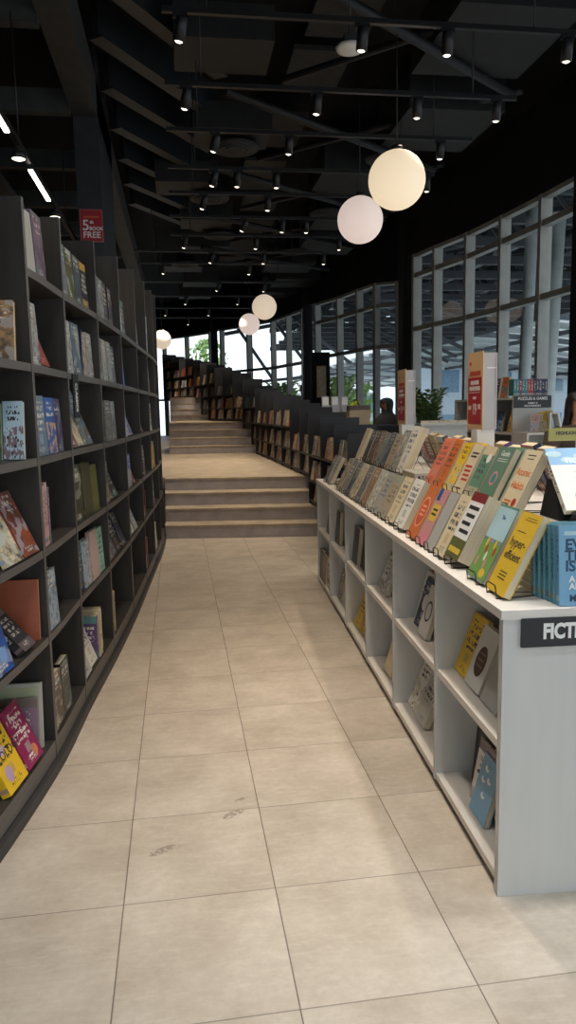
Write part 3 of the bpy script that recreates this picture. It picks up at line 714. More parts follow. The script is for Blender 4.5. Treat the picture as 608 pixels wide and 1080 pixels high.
# ------------------------------------------------------------------ floor, stairs
def setting(mb, name, mats): return struct(mb.build(name, mats))
setting(MB().box(-4.6, -4.2, -.05, 5.4, 31, 0), 'floor', FLOOR)
RS = .16
def quad(yl, yr, yl2, yr2, x0=-.195, x1=4.2):
    # front edge runs from (x0, yl) to (1.62, yr) and on
    g = (yr-yl)/(1.62-x0); g2 = (yr2-yl2)/(1.62-x0)
    return [(x0, yl), (x1, yl+g*(x1-x0)), (x1, yl2+g2*(x1-x0)), (x0, yl2)]
k = 0
stairs = empty('staircase', (.7, 8.7, 0), 0, None, None); stairs['kind'] = 'structure'
def sstep(name, poly, z0, z1): 
    o = MB().prism([(x-.7, y-8.7) for x, y in poly], z0, z1, 0, 1).build(name, [RISER, TREAD], stairs); o['kind'] = 'structure'
    # thin pale nosing strip over each riser
    a, b = poly[0], poly[1]
    n = MB().hexa([(a[0]-.7, a[1]-8.712, z1-.022), (b[0]-.7, b[1]-8.712, z1-.022), (b[0]-.7, b[1]-8.699, z1-.022), (a[0]-.7, a[1]-8.699, z1-.022), (a[0]-.7, a[1]-8.712, z1), (b[0]-.7, b[1]-8.712, z1), (b[0]-.7, b[1]-8.699, z1), (a[0]-.7, a[1]-8.699, z1)]).build('nosing', TREAD, o); n['kind'] = 'structure'
FL = [(8.90, 8.62, .333, 0), (15.72, 15.5, .33, 4), (20.2, 20.0, .33, 8)]
for fi, (yl, yr, tr, n0) in enumerate(FL):
    nxt = FL[fi+1] if fi < 2 else (29.6, 29.6, 0, 0)
    for q in range(4):
        a, b = yl+tr*q, yr+tr*q
        c, d = (yl+tr*(q+1), yr+tr*(q+1)) if q < 3 else (nxt[0], nxt[1])
        sstep('landing' if q == 3 else 'stair_step', quad(a, b, c, d, -.195 if a < 9.9 else (-.195 if q < 3 else -.195)), 0, RS*(n0+q+1))
o = MB().box(-2.5-.7, 10.2-8.7, 0, -.197-.7, 29.5-8.7, .63).build('landing', TREAD, stairs); o['kind'] = 'structure'

# ------------------------------------------------------------------ stepped bookcase that climbs beside the stairs
def interp(T, y):
    for (a, va), (b, vb) in zip(T, T[1:]):
        if y <= b: return va+(vb-va)*max(0, (y-a))/(b-a)
    return T[-1][1]
BX = [(6.9, 1.60), (7.68, 1.62), (9.94, 1.625), (12.5, 1.60), (15.66, 1.53), (16.6, 1.40), (18, 1.10), (19.5, .80), (21, .48), (22.5, .10), (24, -.40), (25.2, -.9)]
BT = [(6.9, 1.27), (7.68, 1.34), (8.42, 1.41), (9.24, 1.47), (9.94, 1.54), (10.99, 1.62), (13.29, 1.79), (15.66, 2.03), (17, 2.35), (18, 2.48), (19.5, 2.71), (21, 2.9), (22.5, 3.09), (24, 3.32), (26, 3.5)]
YS = [6.95, 7.68, 8.42, 9.24, 9.94, 10.75, 11.6, 12.45, 13.3, 14.1, 14.9, 15.66, 16.4, 17.2, 18.0, 18.75, 19.5, 20.25, 21.0, 21.75, 22.5, 23.25, 24.0]
def fz(y):
    for yl, yr, tr, n0 in FL[::-1]:
        if y > yr-.15: return RS*(n0+min(4, max(0, math.floor((y-yr)/tr)+1)))
    return 0.
sb = empty('stepped_bookcase', (1.6, 7, 0), 0, 'long charcoal bookcase climbing in steps along the right of the stairs', 'bookcase')
def bpt(y, n=0.):
    x = interp(BX, y); d = Vector((interp(BX, y+.3)-interp(BX, y-.3), .6)).normalized()
    return Vector((x+d.y*n, y-d.x*n)), d
MUTE = ['tan', 'brown', 'cream', 'dusty red', 'beige', 'pale grey', 'rust', 'slate', 'dark brown', 'grey', 'mauve', 'white', 'orange', 'blue-grey', 'maroon', 'gold', 'pale pink', 'teal']
def sbuild(mb, name, m):
    for v in mb.v: v -= Vector((1.6, 7, 0))
    return mb.build(name, m, sb)
for i, y in enumerate(YS):
    a, d = bpt(y); b, _ = bpt(y, .46); e = d*.014; z0 = fz(y+.1) if i < len(YS)-1 else fz(y); zt = interp(BT, y)
    z0 = min(fz(y-.02), fz(y+.02)); z0 = max(fz(y-.45), fz(y+.02)) if fz(y-.45) != fz(y+.02) else z0
    p = [(a.x-e.x, a.y-e.y), (a.x+e.x, a.y+e.y), (b.x+e.x, b.y+e.y), (b.x-e.x, b.y-e.y)]
    sbuild(MB().hexa([(*q, z0+.003) for q in p]+[(*q, zt) for q in p]), 'divider', STEPCASE)
STUFF = MB(); STUFFM = {}
for i in range(len(YS)-1):
    y0, y1 = YS[i]+.016, YS[i+1]-.016; zf = max(fz(y0), fz(y1)); zt = min(interp(BT, YS[i]), interp(BT, YS[i+1]))
    lv = [z for z in [.31+.32*k for k in range(9)] if z > zf+.05 and z < zt-.30]
    if not lv or lv[0]-zf > .2: lv = [zf+.06]+lv
    A = [tuple(bpt(y0+(y1-y0)*k/3, .004)[0]) for k in range(4)]; C_ = [tuple(bpt(y0+(y1-y0)*k/3, .44)[0]) for k in range(4)]; D_ = [tuple(bpt(y0+(y1-y0)*k/3, .455)[0]) for k in range(4)]
    for z in lv: sbuild(MB().strip(A, C_, z-.024, z, 0), 'shelf', STEPCASE)
    sbuild(MB().strip(C_, D_, zf+.003, zt-.05), 'back_panel', STEPCASE)
    A2 = [tuple(bpt(y0+(y1-y0)*k/3, .03)[0]) for k in range(4)]; C2 = [tuple(bpt(y0+(y1-y0)*k/3, .06)[0]) for k in range(4)]
    if lv[0]-.024-zf > .02: sbuild(MB().strip(A2, C2, zf+.003, lv[0]-.0245), 'kickboard', STEPCASE)
    for r, z in enumerate(lv[::-1]):
        if z < zf-.01: continue
        yy = y0+.03+.05*R.random(); k = 0
        nb = R.choice([3, 4, 4])
        while k < nb:
            w = .125+.035*R.random(); h = .20+.05*R.random()
            if yy+w > y1-.01: break
            c = R.choice(MUTE); p, d = bpt(yy+w, .008+.012*R.random()); phi = math.atan2(d.y, d.x)-PI
            if i >= 8:
                mi = len(STUFFM) if c not in STUFFM else list(STUFFM).index(c); STUFFM.setdefault(c, 1); tt = .025+.015*R.random()
                STUFF.box(0, 0, 0, w, tt, h, mi, Matrix.Translation((p.x, p.y, z+tt*.16)) @ Matrix.Rotation(phi, 4, 'Z') @ Matrix.Rotation(-.16, 4, 'X')); yy += w+.02+.05*R.random(); k += 1; continue
            book((p.x, p.y, z), phi, w, h, .025+.015*R.random(), c, R.choice(STY[:4]), f"{c} book, {ORD[k]} from near side on {ROWN[r] if r < 5 else 'low'} shelf, {ORD[i]} stepped bookcase bay", 'books in the stepped bookcase', .16, 0, False)
            yy += w+.02+.05*R.random(); k += 1

def far_mat(c):
    t = NT('distant_cover'); f = t.noise(objc(t), 26, 3); t.bsdf(t.ramp(f, [(.38, tuple(v*.4 for v in rgb(c))), (.55, rgb(c)), (.7, tuple(min(1, v*1.3) for v in rgb(c)))]), .5); return t.m
tag(STUFF.build('distant_books', [far_mat(c) for c in STUFFM]), 'many small muted books on the far upper bays of the stepped bookcase', 'books', None, 'stuff')
# ------------------------------------------------------------------ walls and windows
HEAD = 4.3; CEZ = 5.5
def wall(name, pts, z0, z1, m, th=.12):
    mb = MB()
    n = len(pts); out = []
    for i, p in enumerate(pts):
        a = Vector(pts[max(i-1, 0)]); b = Vector(pts[min(i+1, n-1)]); d = (b-a).normalized(); out.append((p[0]+d.y*th, p[1]-d.x*th))
    return setting(mb.strip(pts, out, z0, z1), name, m)
def window(name, pts, levels, sill=0., mw=.075, md=.17):
    """points run away from the camera; the outside is on the right"""
    e = empty(name, (pts[0][0], pts[0][1], 0)); e['kind'] = 'structure'; O = Vector((pts[0][0], pts[0][1], 0))
    n = len(pts)
    def kid(mb, nm, m):
        for v in mb.v: v -= O
        o = mb.build(nm, m, e); o['kind'] = 'structure'; return o
    for i, p in enumerate(pts):
        a = Vector(pts[max(i-1, 0)]); b = Vector(pts[min(i+1, n-1)]); d = (b-a).normalized(); q = Vector((d.y, -d.x)); p = Vector(p)
        c = [p-d*mw/2, p+d*mw/2, p+d*mw/2+q*md, p-d*mw/2+q*md]
        kid(MB().hexa([(v.x, v.y, sill) for v in c]+[(v.x, v.y, HEAD) for v in c]), 'mullion', FRAME)
    for i in range(n-1):
        a, b = Vector(pts[i]), Vector(pts[i+1]); d = (b-a).normalized(); q = Vector((d.y, -d.x)); a2, b2 = a+d*mw/2, b-d*mw/2
        for z in levels+[HEAD, sill+.05]:
            hz = .05 if z not in (HEAD,) else .06
            c = [a2+q*.02, b2+q*.02, b2+q*(md-.03), a2+q*(md-.03)]
            kid(MB().hexa([(v.x, v.y, z-hz) for v in c]+[(v.x, v.y, z if z == HEAD else z+.03) for v in c]), 'rail', FRAME)
        mb = MB(); g0, g1 = a+q*md*.5, b+q*md*.5
        mb.v += [Vector((g0.x, g0.y, sill)), Vector((g1.x, g1.y, sill)), Vector((g1.x, g1.y, HEAD)), Vector((g0.x, g0.y, HEAD))]; mb.face([0, 1, 2, 3])
        kid(mb, 'glass', GLASS)
W1 = [(4.95, 8.75), (4.91, 9.75), (4.83, 10.83), (4.72, 11.9), (4.52, 12.85), (4.39, 13.6)]
W2 = [(4.92, 16.35), (4.47, 16.65), (4.27, 17.5), (4.05, 18.65), (3.7, 19.8)]
W3 = [(3.52, 20.9), (3.27, 22.1), (2.98, 23.4), (2.33, 24.6), (1.54, 25.85)]
W4 = [(1.2, 26.7), (.38, 28.), (-.45, 29.), (-1.6, 30.2)]
W0 = [(4.95, -3.9), (4.95, -2.2), (4.95, -.5), (4.95, 1.2), (4.95, 2.9), (4.95, 4.6), (4.95, 6.2), (4.95, 7.4), (4.95, 8.5)]
for nm, w, lv in (('window_1', W1, [2.97, 3.93]), ('window_2', W2, [2.9, 3.8]), ('window_3', W3, [2.85]), ('window_4', W4, [2.0]), ('window_5', W0, [2.97])): window(nm, w, lv)
for nm, w in (('wall_right', W1), ('wall_bend', W2), ('wall_curve', W3), ('wall_far', W4), ('wall_near', W0)):
    a, b = Vector(w[0]), Vector(w[1]); pre = a-(b-a).normalized()*.35; c, d_ = Vector(w[-1]), Vector(w[-2]); post = c+(c-d_).normalized()*.35
    wall(nm, [tuple(pre)]+w+[tuple(post)], HEAD, CEZ, BLACKP, .2)
wall('wall_return', [(4.36, 13.8), (4.62, 15.), (4.9, 16.2)], 0, CEZ, BLACKP, .12)
setting(MB().box(-4.6, 30.3, 0, -1.3, 30.5, CEZ), 'wall_back', BLACKP); setting(MB().box(-4.6, -4.2, 0, -4.5, 30.5, CEZ), 'wall_left', BLACKP)
setting(MB().box(-4.5, -4.2, 2.9, 5.1, -4.05, CEZ), 'wall_front', BLACKP)
e = empty('added_daylight_window', (0, -4.1, 0)); e['kind'] = 'structure'  # glazing added behind the viewpoint to let daylight in
mb = MB()
for k in range(7): mb.box(-4.4+1.5*k, -.04, 0, -4.32+1.5*k, .04, 2.9)
o = mb.build('mullion', FRAME, e); o['kind'] = 'structure'
mb = MB(); mb.v += [Vector(q) for q in ((-4.5, 0, 0), (5, 0, 0), (5, 0, 2.9), (-4.5, 0, 2.9))]; mb.face([0, 1, 2, 3]); o = mb.build('glass', GLASS, e); o['kind'] = 'structure'
setting(MB().box(-4.7, -4.4, CEZ, 5.6, 31, CEZ+.1), 'ceiling', CEIL)
for k, (x, y, w) in enumerate(((4.95, 8.62, .24), (4.40, 13.95, .26), (3.60, 20.35, .24), (1.36, 26.3, .24))):
    o = setting(MB().box(x-w/2, y-w/2, 0, x+w/2, y+w/2, CEZ-.001), 'column', BLACKP)
setting(MB().box(-.95, 8.35, 0, -.70, 10.1, CEZ-.001), 'column', COLM)

# ------------------------------------------------------------------ ceiling steel, ducts, panels
for k in range(7):
    y = 6.5+1.12*k; a = Vector((-.62, y, 5.0)); d = Vector((.55, .835, 0)); q = Vector((.835, -.55, 0))*.035; b = a+d*2.2
    mb = MB(); zz = Vector((0, 0, .34)); lo = [a-q, a+q, b+q, b-q]; mb.hexa([*lo, *[v+zz for v in lo]]); mb.hexa([v+u for v in (a-q*2.2, a+q*2.2, b+q*2.2, b-q*2.2) for u in (Vector((0, 0, -.02)),)]+[v for v in (a-q*2.2, a+q*2.2, b+q*2.2, b-q*2.2)])
    setting(mb, 'ceiling_joist', COLM)
setting(MB().box(-.95, 3.0, 4.55, -.70, 20, 4.95), 'beam', BEAM)
for k in range(7): setting(MB().box(-4.5, 4.6+1.75*k, 4.5, -.952, 4.72+1.75*k, 4.72), 'beam', BEAM)
setting(MB().box(-2.2, 2.5, 4.40, -2.05, 20, 4.49), 'beam', BEAM)
for k in range(9): 
    x = 1.25+.14*math.sin(k*1.3); y = 4.6+1.7*k
    setting(MB().box(x, y, 5.15, x+.62, y+1.2+.25*math.sin(k*2.), 5.2), 'ceiling_panel', CPANEL)
setting(MB().box(-.2, 4.3, 5.05, 4.2, 5.0, 5.1), 'ceiling_panel', CPANEL)
for k in range(8):
    y = 6.2+2.1*k; x0 = .3+.3*math.sin(k*2.2)
    setting(MB().box(x0+2.1, y, 4.75, x0+3.2, y+1.3, 5.15), 'duct', DUCT); setting(MB().box(x0-.2, y+.9, 4.8, x0+.7, y+1.6, 5.1), 'duct', DUCT)
for k in range(5):
    y = 5.6+2.4*k; mb = MB(); mb.tube([(.6, y, 4.72), (3.6, y+2.2, 4.72)], .045); mb.tube([(3.8, y, 4.85), (1.2, y+2.4, 4.85)], .035); setting(mb, 'pipe', DUCT)
for k, (x, y) in enumerate([(.83, 9.67), (.61, 11.88), (2.86, 9.89), (2.6, 12.6), (.9, 14.3), (2.5, 15.6), (.3, 17.)]):
    e = empty('ceiling_diffuser', (x, y, 4.72), 0, f"round black ceiling air diffuser, {ORD[k]} nearest of those overhead", 'air vent', 'round ceiling diffusers')
    MB().lathe([(.30, 0), (.31, .03), (.22, .06), (.15, .3), (.0, .3)], seg=28).build('flange', DUCT, e)
    for r in (.25, .18, .11): MB().lathe([(r-.028, .035), (r, -.012), (r+.008, -.012), (r-.012, .04)], seg=28).build('ring', COLM, e)

# ------------------------------------------------------------------ ceiling tracks with spotlights
RAILY = [.9, 2.1, 3.25, 4.35, 5.42, 6.55, 7.55, 8.65, 9.6, 10.72, 11.8, 12.95, 13.95, 15.9, 17.8, 19.8, 21.8]  # near tracks out of view and the farthest ones are added for more light
SPX = {4: [.12, 1.38, 2.0, 2.91], 5: [.17, 1.27, 2.15, 2.87], 6: [.46, 1.18, 2.72], 7: [.5, .76, 1.2, 2.96], 8: [.42, 1.22, 2.3], 9: [1.02, 1.56, 1.9], 10: [.21, 1.3, 2.61], 11: [.67, 1.55, 2.59], 12: [-.15, 1.4], 13: [.94, 1.9], 14: [.3, 1.5], 15: [-.2, .9], 16: [-.6, .4]}
LIGHTS = []
def spot_light(name, loc, tgt, watt, col, ang=70, blend=.6, size=.05, parent=None):
    L = bpy.data.lights.new(name, 'SPOT'); L.energy = watt; L.color = col; L.spot_size = rad(ang); L.spot_blend = blend; L.shadow_soft_size = size
    o = bpy.data.objects.new(name, L); COL.objects.link(o)
    d = (Vector(tgt)-Vector(loc)).normalized(); M = Matrix.Translation(loc) @ d.to_track_quat('-Z', 'Y').to_matrix().to_4x4()
    if parent is not None: o.parent = parent; o.matrix_local = parent.matrix_basis.inverted() @ M if False else Matrix.Translation(-Vector(parent.location)) @ M
    else: o.matrix_world = M
    return o
WARM = (1., .87, .70)
def track_spot(x, y, lab, tgt, watt, ang=75, col=WARM, grp='track spotlights'):
    e = empty('track_spotlight', (x, y, 4.16), 0, lab, 'spotlight', grp)
    d = (Vector(tgt)-Vector((x, y, 4.02))).normalized(); M = Matrix.Translation((0, 0, -.10)) @ d.to_track_quat('-Z', 'Y').to_matrix().to_4x4()
    mb = MB().lathe([(.0, .075), (.036, .075), (.040, .065), (.040, -.075), (.034, -.075), (.032, -.055)], seg=16)
    for v in mb.v: v.xyz = M @ v
    mb.build('housing', BLACKM, e)
    mb = MB().lathe([(.0, -.084), (.016, -.082), (.026, -.0755)], seg=16)
    for v in mb.v: v.xyz = M @ v
    mb.build('lens', LENS, e)
    MB().box(-.05, -.015, -.03, .05, .015, -.001).tube([(0, 0, -.03), (0, .01, -.085)], .009).build('stem', BLACKM, e)
    p = Vector((x, y, 4.16)) + M @ Vector((0, 0, -.11))
    spot_light('bulb', p, tgt, watt, col, ang, .7, .04, e)
n = 0
for i, y in enumerate(RAILY):
    t = empty('lighting_track', (1.5, y, 4.16), 0, (f"black ceiling lighting track across the aisle, {ORD[i-4]} nearest in view" if i > 3 else f"added unseen black lighting track above the viewpoint, {ORD[i]} from the entrance"), 'lighting track', 'ceiling lighting tracks')
    x0, x1 = (-.0, 3.05) if i < 11 else (-.6, 2.6)
    MB().box(x0-1.5, -.018, 0, x1-1.5, .018, .035).build('rail', BLACKM, t)
    for x in (x0+.3, x1-.4): MB().tube([(x-1.5, 0, .036), (x-1.5, 0, CEZ-4.165)], .006).build('hanger_rod', BLACKM, t)
    for k, x in enumerate(SPX.get(i, [.15, .7, 1.9, 2.8])):
        tx = {0: -.5, 1: x*.75}.get(k, x); tz = 1.0 if k == 0 else 0
        if i in (4, 5, 6) and k == 0: tx = -.45
        if i in (1, 2, 3) and k == 1: tx, tz = 1.3, .95
        track_spot(x, y, f"black track spotlight, {ORD[k]} from the left on the {ORD[i-4]+' ceiling track in view' if i > 3 else ORD[i]+' added unseen track above the viewpoint'}", (tx, y+(.05 if i < 3 else .5), tz), [62, 84, 100, 44, 34, 36, 42, 52, 60, 96, 108, 108, 108, 110, 110, 130, 130][i]*(1.4 if i in (1, 2, 3) and k == 1 else 1)*(.75 if i == 0 and k > 1 else 1), col=((.86, .94, 1.), (.86, .94, 1.), (.5, .74, 1.), (.5, .74, 1.))[k] if i == 0 else (((1., .95, .88), (1., .95, .88), (.9, .95, 1.), (.9, .95, 1.))[k] if i == 1 else WARM))  # bluish lamps on the nearest added tracks stand in for daylight on the floor
# white round detector / access point on a rod
e = empty('ceiling_sensor', (1.43, 6.01, 4.27), 0, 'white round dome fitting hanging on a rod near the ceiling', 'ceiling fitting')
MB().lathe([(.0, -.035), (.05, -.033), (.10, -.02), (.112, 0), (.10, .015), (.03, .02), (.0, .02)], seg=28).build('dome', WHITE, e); MB().box(-.05, -.05, .021, .05, .05, .08).build('bracket', BEAM, e); MB().tube([(0, 0, .08), (0, 0, CEZ-4.272)], .007).build('rod', BLACKM, e)
# linear lights over the area behind the bookcase
t = empty('lighting_track', (-1.08, 6, 3.46), 0, 'long black track hung above the dark bookcase with bright linear lamps', 'lighting track', 'ceiling lighting tracks')
MB().box(-.02, -3, 0, .02, 3.5, .04).build('rail', BLACKM, t)
for y in (-2.2, 0, 2.4): MB().tube([(0, y, .04), (0, y, 4.4-3.46-.0)], .006).build('hanger_rod', BLACKM, t)
for k, y in enumerate((4.72, 6.40)):
    e = empty('linear_lamp', (-1.08, y, 3.4225), 0, f"glowing linear lamp on the track above the dark bookcase, {['near', 'far'][k]} one", 'lamp', 'linear lamps')
    MB().box(-.022, 0, .012, .022, .88, .038).build('housing', BLACKM, e); MB().box(-.016, .01, 0, .016, .87, .0115).build('diffuser', LED, e)
for k, y in enumerate((5.95, 7.6)):
    e = empty('track_spotlight', (-1.08, y-.0, 3.455), 0, f"round spotlight on the track above the dark bookcase, {['before', 'past'][k]} the far linear lamp", 'spotlight', 'track spotlights')
    MB().lathe([(.0, -.045), (.05, -.045), (.055, -.055), (.055, -.085), (.048, -.088), (.046, -.08)], seg=18).build('housing', BLACKM, e); MB().lathe([(.0, -.10), (.03, -.096), (.047, -.0885)], seg=18).build('lens', LENS, e)
    MB().tube([(0, 0, -.045), (0, .0, -.001)], .01).build('stem', BLACKM, e); spot_light('bulb', (-1.08, y, 3.34), (-.75, y+.3, 1.5), 40, WARM, 90, .7, .05, e)
# hanging globes
for k, (x, y, z, r, m, lab) in enumerate([(1.99, 6.62, 3.49, .25, GLOBEW, 'warm glowing globe pendant, largest and highest of the near pair'), (2.07, 8.27, 3.56, .25, GLOBEP, 'pinkish white globe pendant just below and beyond the warm one'), (1.83, 15.32, 3.59, .25, GLOBEF, 'cream globe pendant, higher of the two above the far stairs'), (1.79, 18.11, 3.57, .25, GLOBEP, 'pinkish globe pendant, lower of the two above the far stairs'), (-.33, 20.2, 3.42, .25, GLOBEF, 'cream globe pendant half hidden behind the end of the dark bookcase')]):
    e = empty('globe_pendant', (x, y, z), 0, lab, 'pendant lamp', 'globe pendants')
    prof = [(r*math.sin(PI*i/20), -r*math.cos(PI*i/20)) for i in range(21)]; prof[0] = (0, -r); prof[-1] = (0, r)
    MB().lathe(prof, seg=40).build('globe', m, e); MB().lathe([(.0, r-.002), (.055, r-.008), (.055, r+.03), (.0, r+.035)], seg=20).build('cap', BLACKM, e); MB().tube([(0, 0, r+.03), (0, 0, CEZ-z-.002)], .005).build('cord', BLACKM, e)

# red poster on the column behind the bookcase
e = empty('poster', (-.815, 8.349, 3.475), 0, 'red promotional poster with white lettering on the dark column above the bookcase', 'poster')
MB().box(-.12, -.008, -.17, .115, 0, .16).build('frame', plain('poster_border', lin((180, 110, 100)), .5), e); MB().box(-.112, -.0095, -.162, .107, -.0085, .152).build('sheet', RED, e)
for s, sz, x, z, m in (('5', .15, -.062, -.005, WINK), ('BOOK', .05, .045, -.035, WINK), ('FREE', .088, -.003, -.10, WINK), ('th', .045, .0, .03, WINK)): text(s, sz, m, e, Matrix.Translation((x, -.010, z)) @ UPR, 'lettering', .0015)
m = MB()
for k in range(8): m.box(-.08+.02*k, -.0102, .075, -.065+.02*k, -.0098, .093)
m.build('small_print', ORINK, e)
# dark board with a framed picture near the far column
e = empty('notice_board', (3.42, 17.6, .66), -.1, 'tall dark board with a pale framed picture before the far windows', 'board')
MB().box(-.22, 0, 0, .22, .05, 2.2).build('board', BLACKP, e); MB().box(-.10, -.012, 1.14, .13, -.001, 1.88).build('picture_frame', TANP, e)
pm = NT('sketch_picture'); f = pm.noise(objc(pm), 9, 4); pm.bsdf(pm.ramp(f, [(.4, lin((200, 186, 160))), (.65, lin((226, 214, 190)))]), .6)
MB().box(-.085, -.014, 1.16, .115, -.0122, 1.86).build('picture', pm.m, e)

# ------------------------------------------------------------------ puzzles unit, counters and what stands on them
pu = empty('shelf_unit', (3.77, 8.0, 0), 0, 'white shelf unit with a black sign on its end, before the near window', 'shelf unit')
MB().box(0, 0, 0, .46, .03, 1.62).build('end_panel', PALEWOOD, pu); MB().box(0, 1.77, 0, .46, 1.8, 1.6).build('end_panel', PALEWOOD, pu); MB().box(0, .93, .05, .44, .95, 1.575).build('divider', PALEWOOD, pu)
for z in (.1, .45, .83, 1.2, 1.60): MB().box(0, .031, z-.025, .445, 1.769, z).build('shelf', PALEEDGE, pu) if z > 1.5 else [MB().box(0, a, z-.025, .445, b, z).build('shelf', PALEEDGE, pu) for a, b in ((.031, .929), (.951, 1.769))]
MB().box(.446, .031, .05, .459, 1.769, 1.574).build('back_panel', PALEWOOD, pu)
MB().box(.0, -.36, 1.185, .46, -.001, 1.21).box(.0, -.36, 0, .02, -.001, 1.184).box(.44, -.36, 0, .46, -.001, 1.184).box(.021, -.34, .75, .439, -.001, .77).build('end_shelf', PALEEDGE, pu)
sg = empty('section_sign', (4.0, 7.999, 1.555), 0, 'black sign with white capital lettering for puzzles, on end of the white shelf unit', 'sign')
MB().box(-.225, -.011, -.075, .225, -.0005, .062).build('sign_plate', SIGNBK, sg)
text('PUZZLES & GAMES', .046, WINK, sg, Matrix.Translation((0, -.0115, .028)) @ UPR, 'lettering', .0012, sx=.94)
text('FAMILY &', .028, WINK, sg, Matrix.Translation((0, -.0115, -.022)) @ UPR, 'lettering', .0008); text('RELATIONSHIPS', .028, WINK, sg, Matrix.Translation((0, -.0115, -.053)) @ UPR, 'lettering', .0008)
for k, c in enumerate(['teal', 'teal', 'magenta', 'teal', 'teal', 'red', 'red', 'navy', 'navy', 'purple', 'navy', 'navy']):
    book((3.82+.034*k, 8.03, 1.62), PI/2, .13, .185, .032, c, 'plain', f"{c} series volume, {ORD[k]} in the row on top of the white shelf unit", 'series books on the shelf unit', parts=False)
for k, (y, c, w, h) in enumerate(((8.25, 'orange', .17, .24), (8.47, 'navy', .15, .23), (8.66, 'white', .15, .22), (8.9, 'tan', .16, .22))):
    book((3.80, y+w, 1.60), -PI/2, w, h, .03, c, 'art', f"{c} picture book facing the aisle, {ORD[k]} along top of the white shelf unit", 'picture books on the shelf unit', .15, parts=False)
for k, (y, z, c, w, h) in enumerate(((8.08, 1.2, 'yellow', .16, .25), (8.4, 1.2, 'blue', .17, .24), (8.64, 1.2, 'grey', .15, .22), (9.0, 1.2, 'sky blue', .17, .25), (9.3, 1.2, 'beige', .16, .24), (8.1, .83, 'tan', .16, .24), (8.5, .83, 'slate', .16, .24), (9.1, .83, 'brown', .16, .24))):
    book((3.81, y+w, z), -PI/2, w, h, .025, c, 'art', f"{c} book inside the white shelf unit, {ORD[k % 5]} from the end on {'upper' if z > 1 else 'lower'} inner shelf", 'books in the shelf unit', .2, parts=False)
for k, c in enumerate(['pale pink', 'beige', 'gold', 'yellow', 'gold']):
    book((3.84+.048*k, 7.72+.02*k, 1.21), -.5, .10, .2+.01*k, .02, c, 'art', f"{c} activity book leaning, {ORD[k]} in the fan before the puzzles sign", 'activity books on the end shelf', .35, parts=False)
e = empty('book_rack', (4.13, 7.72, 1.21), 0, 'small white arched rack on end shelf under the puzzles sign', 'rack')
MB().hexa([(-.055, 0, 0), (-.035, 0, 0), (-.035, .12, 0), (-.055, .12, 0), (-.055, 0, .2), (-.035, 0, .2), (-.035, .12, .2), (-.055, .12, .2)]).build('side', WHITE, e); MB().hexa([(.075, 0, 0), (.10, 0, 0), (.10, .12, 0), (.075, .12, 0), (.03, 0, .2), (.055, 0, .2), (.055, .12, .2), (.03, .12, .2)]).build('side', WHITE, e); MB().box(-.055, 0, .2, .055, .12, .215).build('top', WHITE, e)
e = empty('table_sign', gp(P(3.62), .86, TZ-.0), 0, 'pale green header board with dark lettering above the far side books', 'sign')
MB().box(.16, 0, 0, .18, .012, .235).build('post', WHITE, e)
MB().box(0, -.01, .235, .34, -.0005, .30).build('board', plain('sage_board', lin((150, 148, 84)), .5), e); text('HIGHLIGHT', .024, INK, e, Matrix.Translation((.1, -.0105, .274)) @ UPR, 'lettering', .001); MB().box(.16, -.0112, .236, .34, -.0102, .262).build('print_band', GREENP, e)
def counter(name, x0, y0, x1, y1, z, m, lab):
    e = empty(name, (x0, y0, 0), 0, lab, 'counter'); w, d = x1-x0, y1-y0
    MB().box(-.01, -.01, z-.03, w+.01, d+.01, z).build('worktop', m, e); MB().box(.02, .02, .06, w-.02, d-.02, z-.0305).build('carcass', m, e); MB().box(.04, .04, 0, w-.04, d-.04, .0595).build('kickboard', PLINTH, e); return e
counter('counter', 2.16, 9.35, 2.9, 9.9, 1.29, STEPCASE, 'charcoal counter with plants and a cream carton beyond the white cabinet')
counter('display_counter', 2.72, 8.1, 3.3, 8.75, 1.33, PALEWOOD, 'pale display counter with flat blue books before the ferns')
for k in range(5):
    b = book((2.74+.11*k, 8.16, 1.33+.028), 0, .105, .17, .026, ['navy', 'blue', 'bright blue', 'white', 'blue'][k], 'plain', f"{['navy', 'blue', 'bright blue', 'white', 'blue'][k]} book lying flat, {ORD[k]} along the pale display counter", 'flat books on the pale counter', parts=False)
    b.matrix_world = Matrix.Translation((2.74+.11*k, 8.16, 1.33+.026)) @ Matrix.Rotation(-PI/2, 4, 'X')
e = empty('carton', (2.20, 9.4, 1.29), 0, 'cream cardboard carton on the charcoal counter', 'box')
MB().box(0, 0, 0, .27, .16, .23).build('body', plain('cream_card', lin((186, 166, 134)), .6), e); MB().box(-.003, -.003, .2, .273, .163, .26).build('lid', plain('brown_card', lin((96, 82, 76)), .6), e)
counter('counter', 2.3, 11.9, 2.95, 12.3, 1.46, STEPCASE, 'far charcoal counter with clear holders, behind the carton')
for k in range(3):
    e = empty('leaflet_holder', (2.36+.16*k, 12.0, 1.46), 0, f"pale clear leaflet holder on far charcoal counter, {ORD[k]} from the stairs", 'holder', 'leaflet holders on the far counter')
    MB().box(0, 0, 0, .12, .1, .015).box(0, .09, .015, .12, .1, .26).box(0, 0, .015, .12, .008, .12).build('stand', GREYACR, e); MB().box(.01, .06, .016, .11, .085, .24).build('leaflets', WHITE, e)

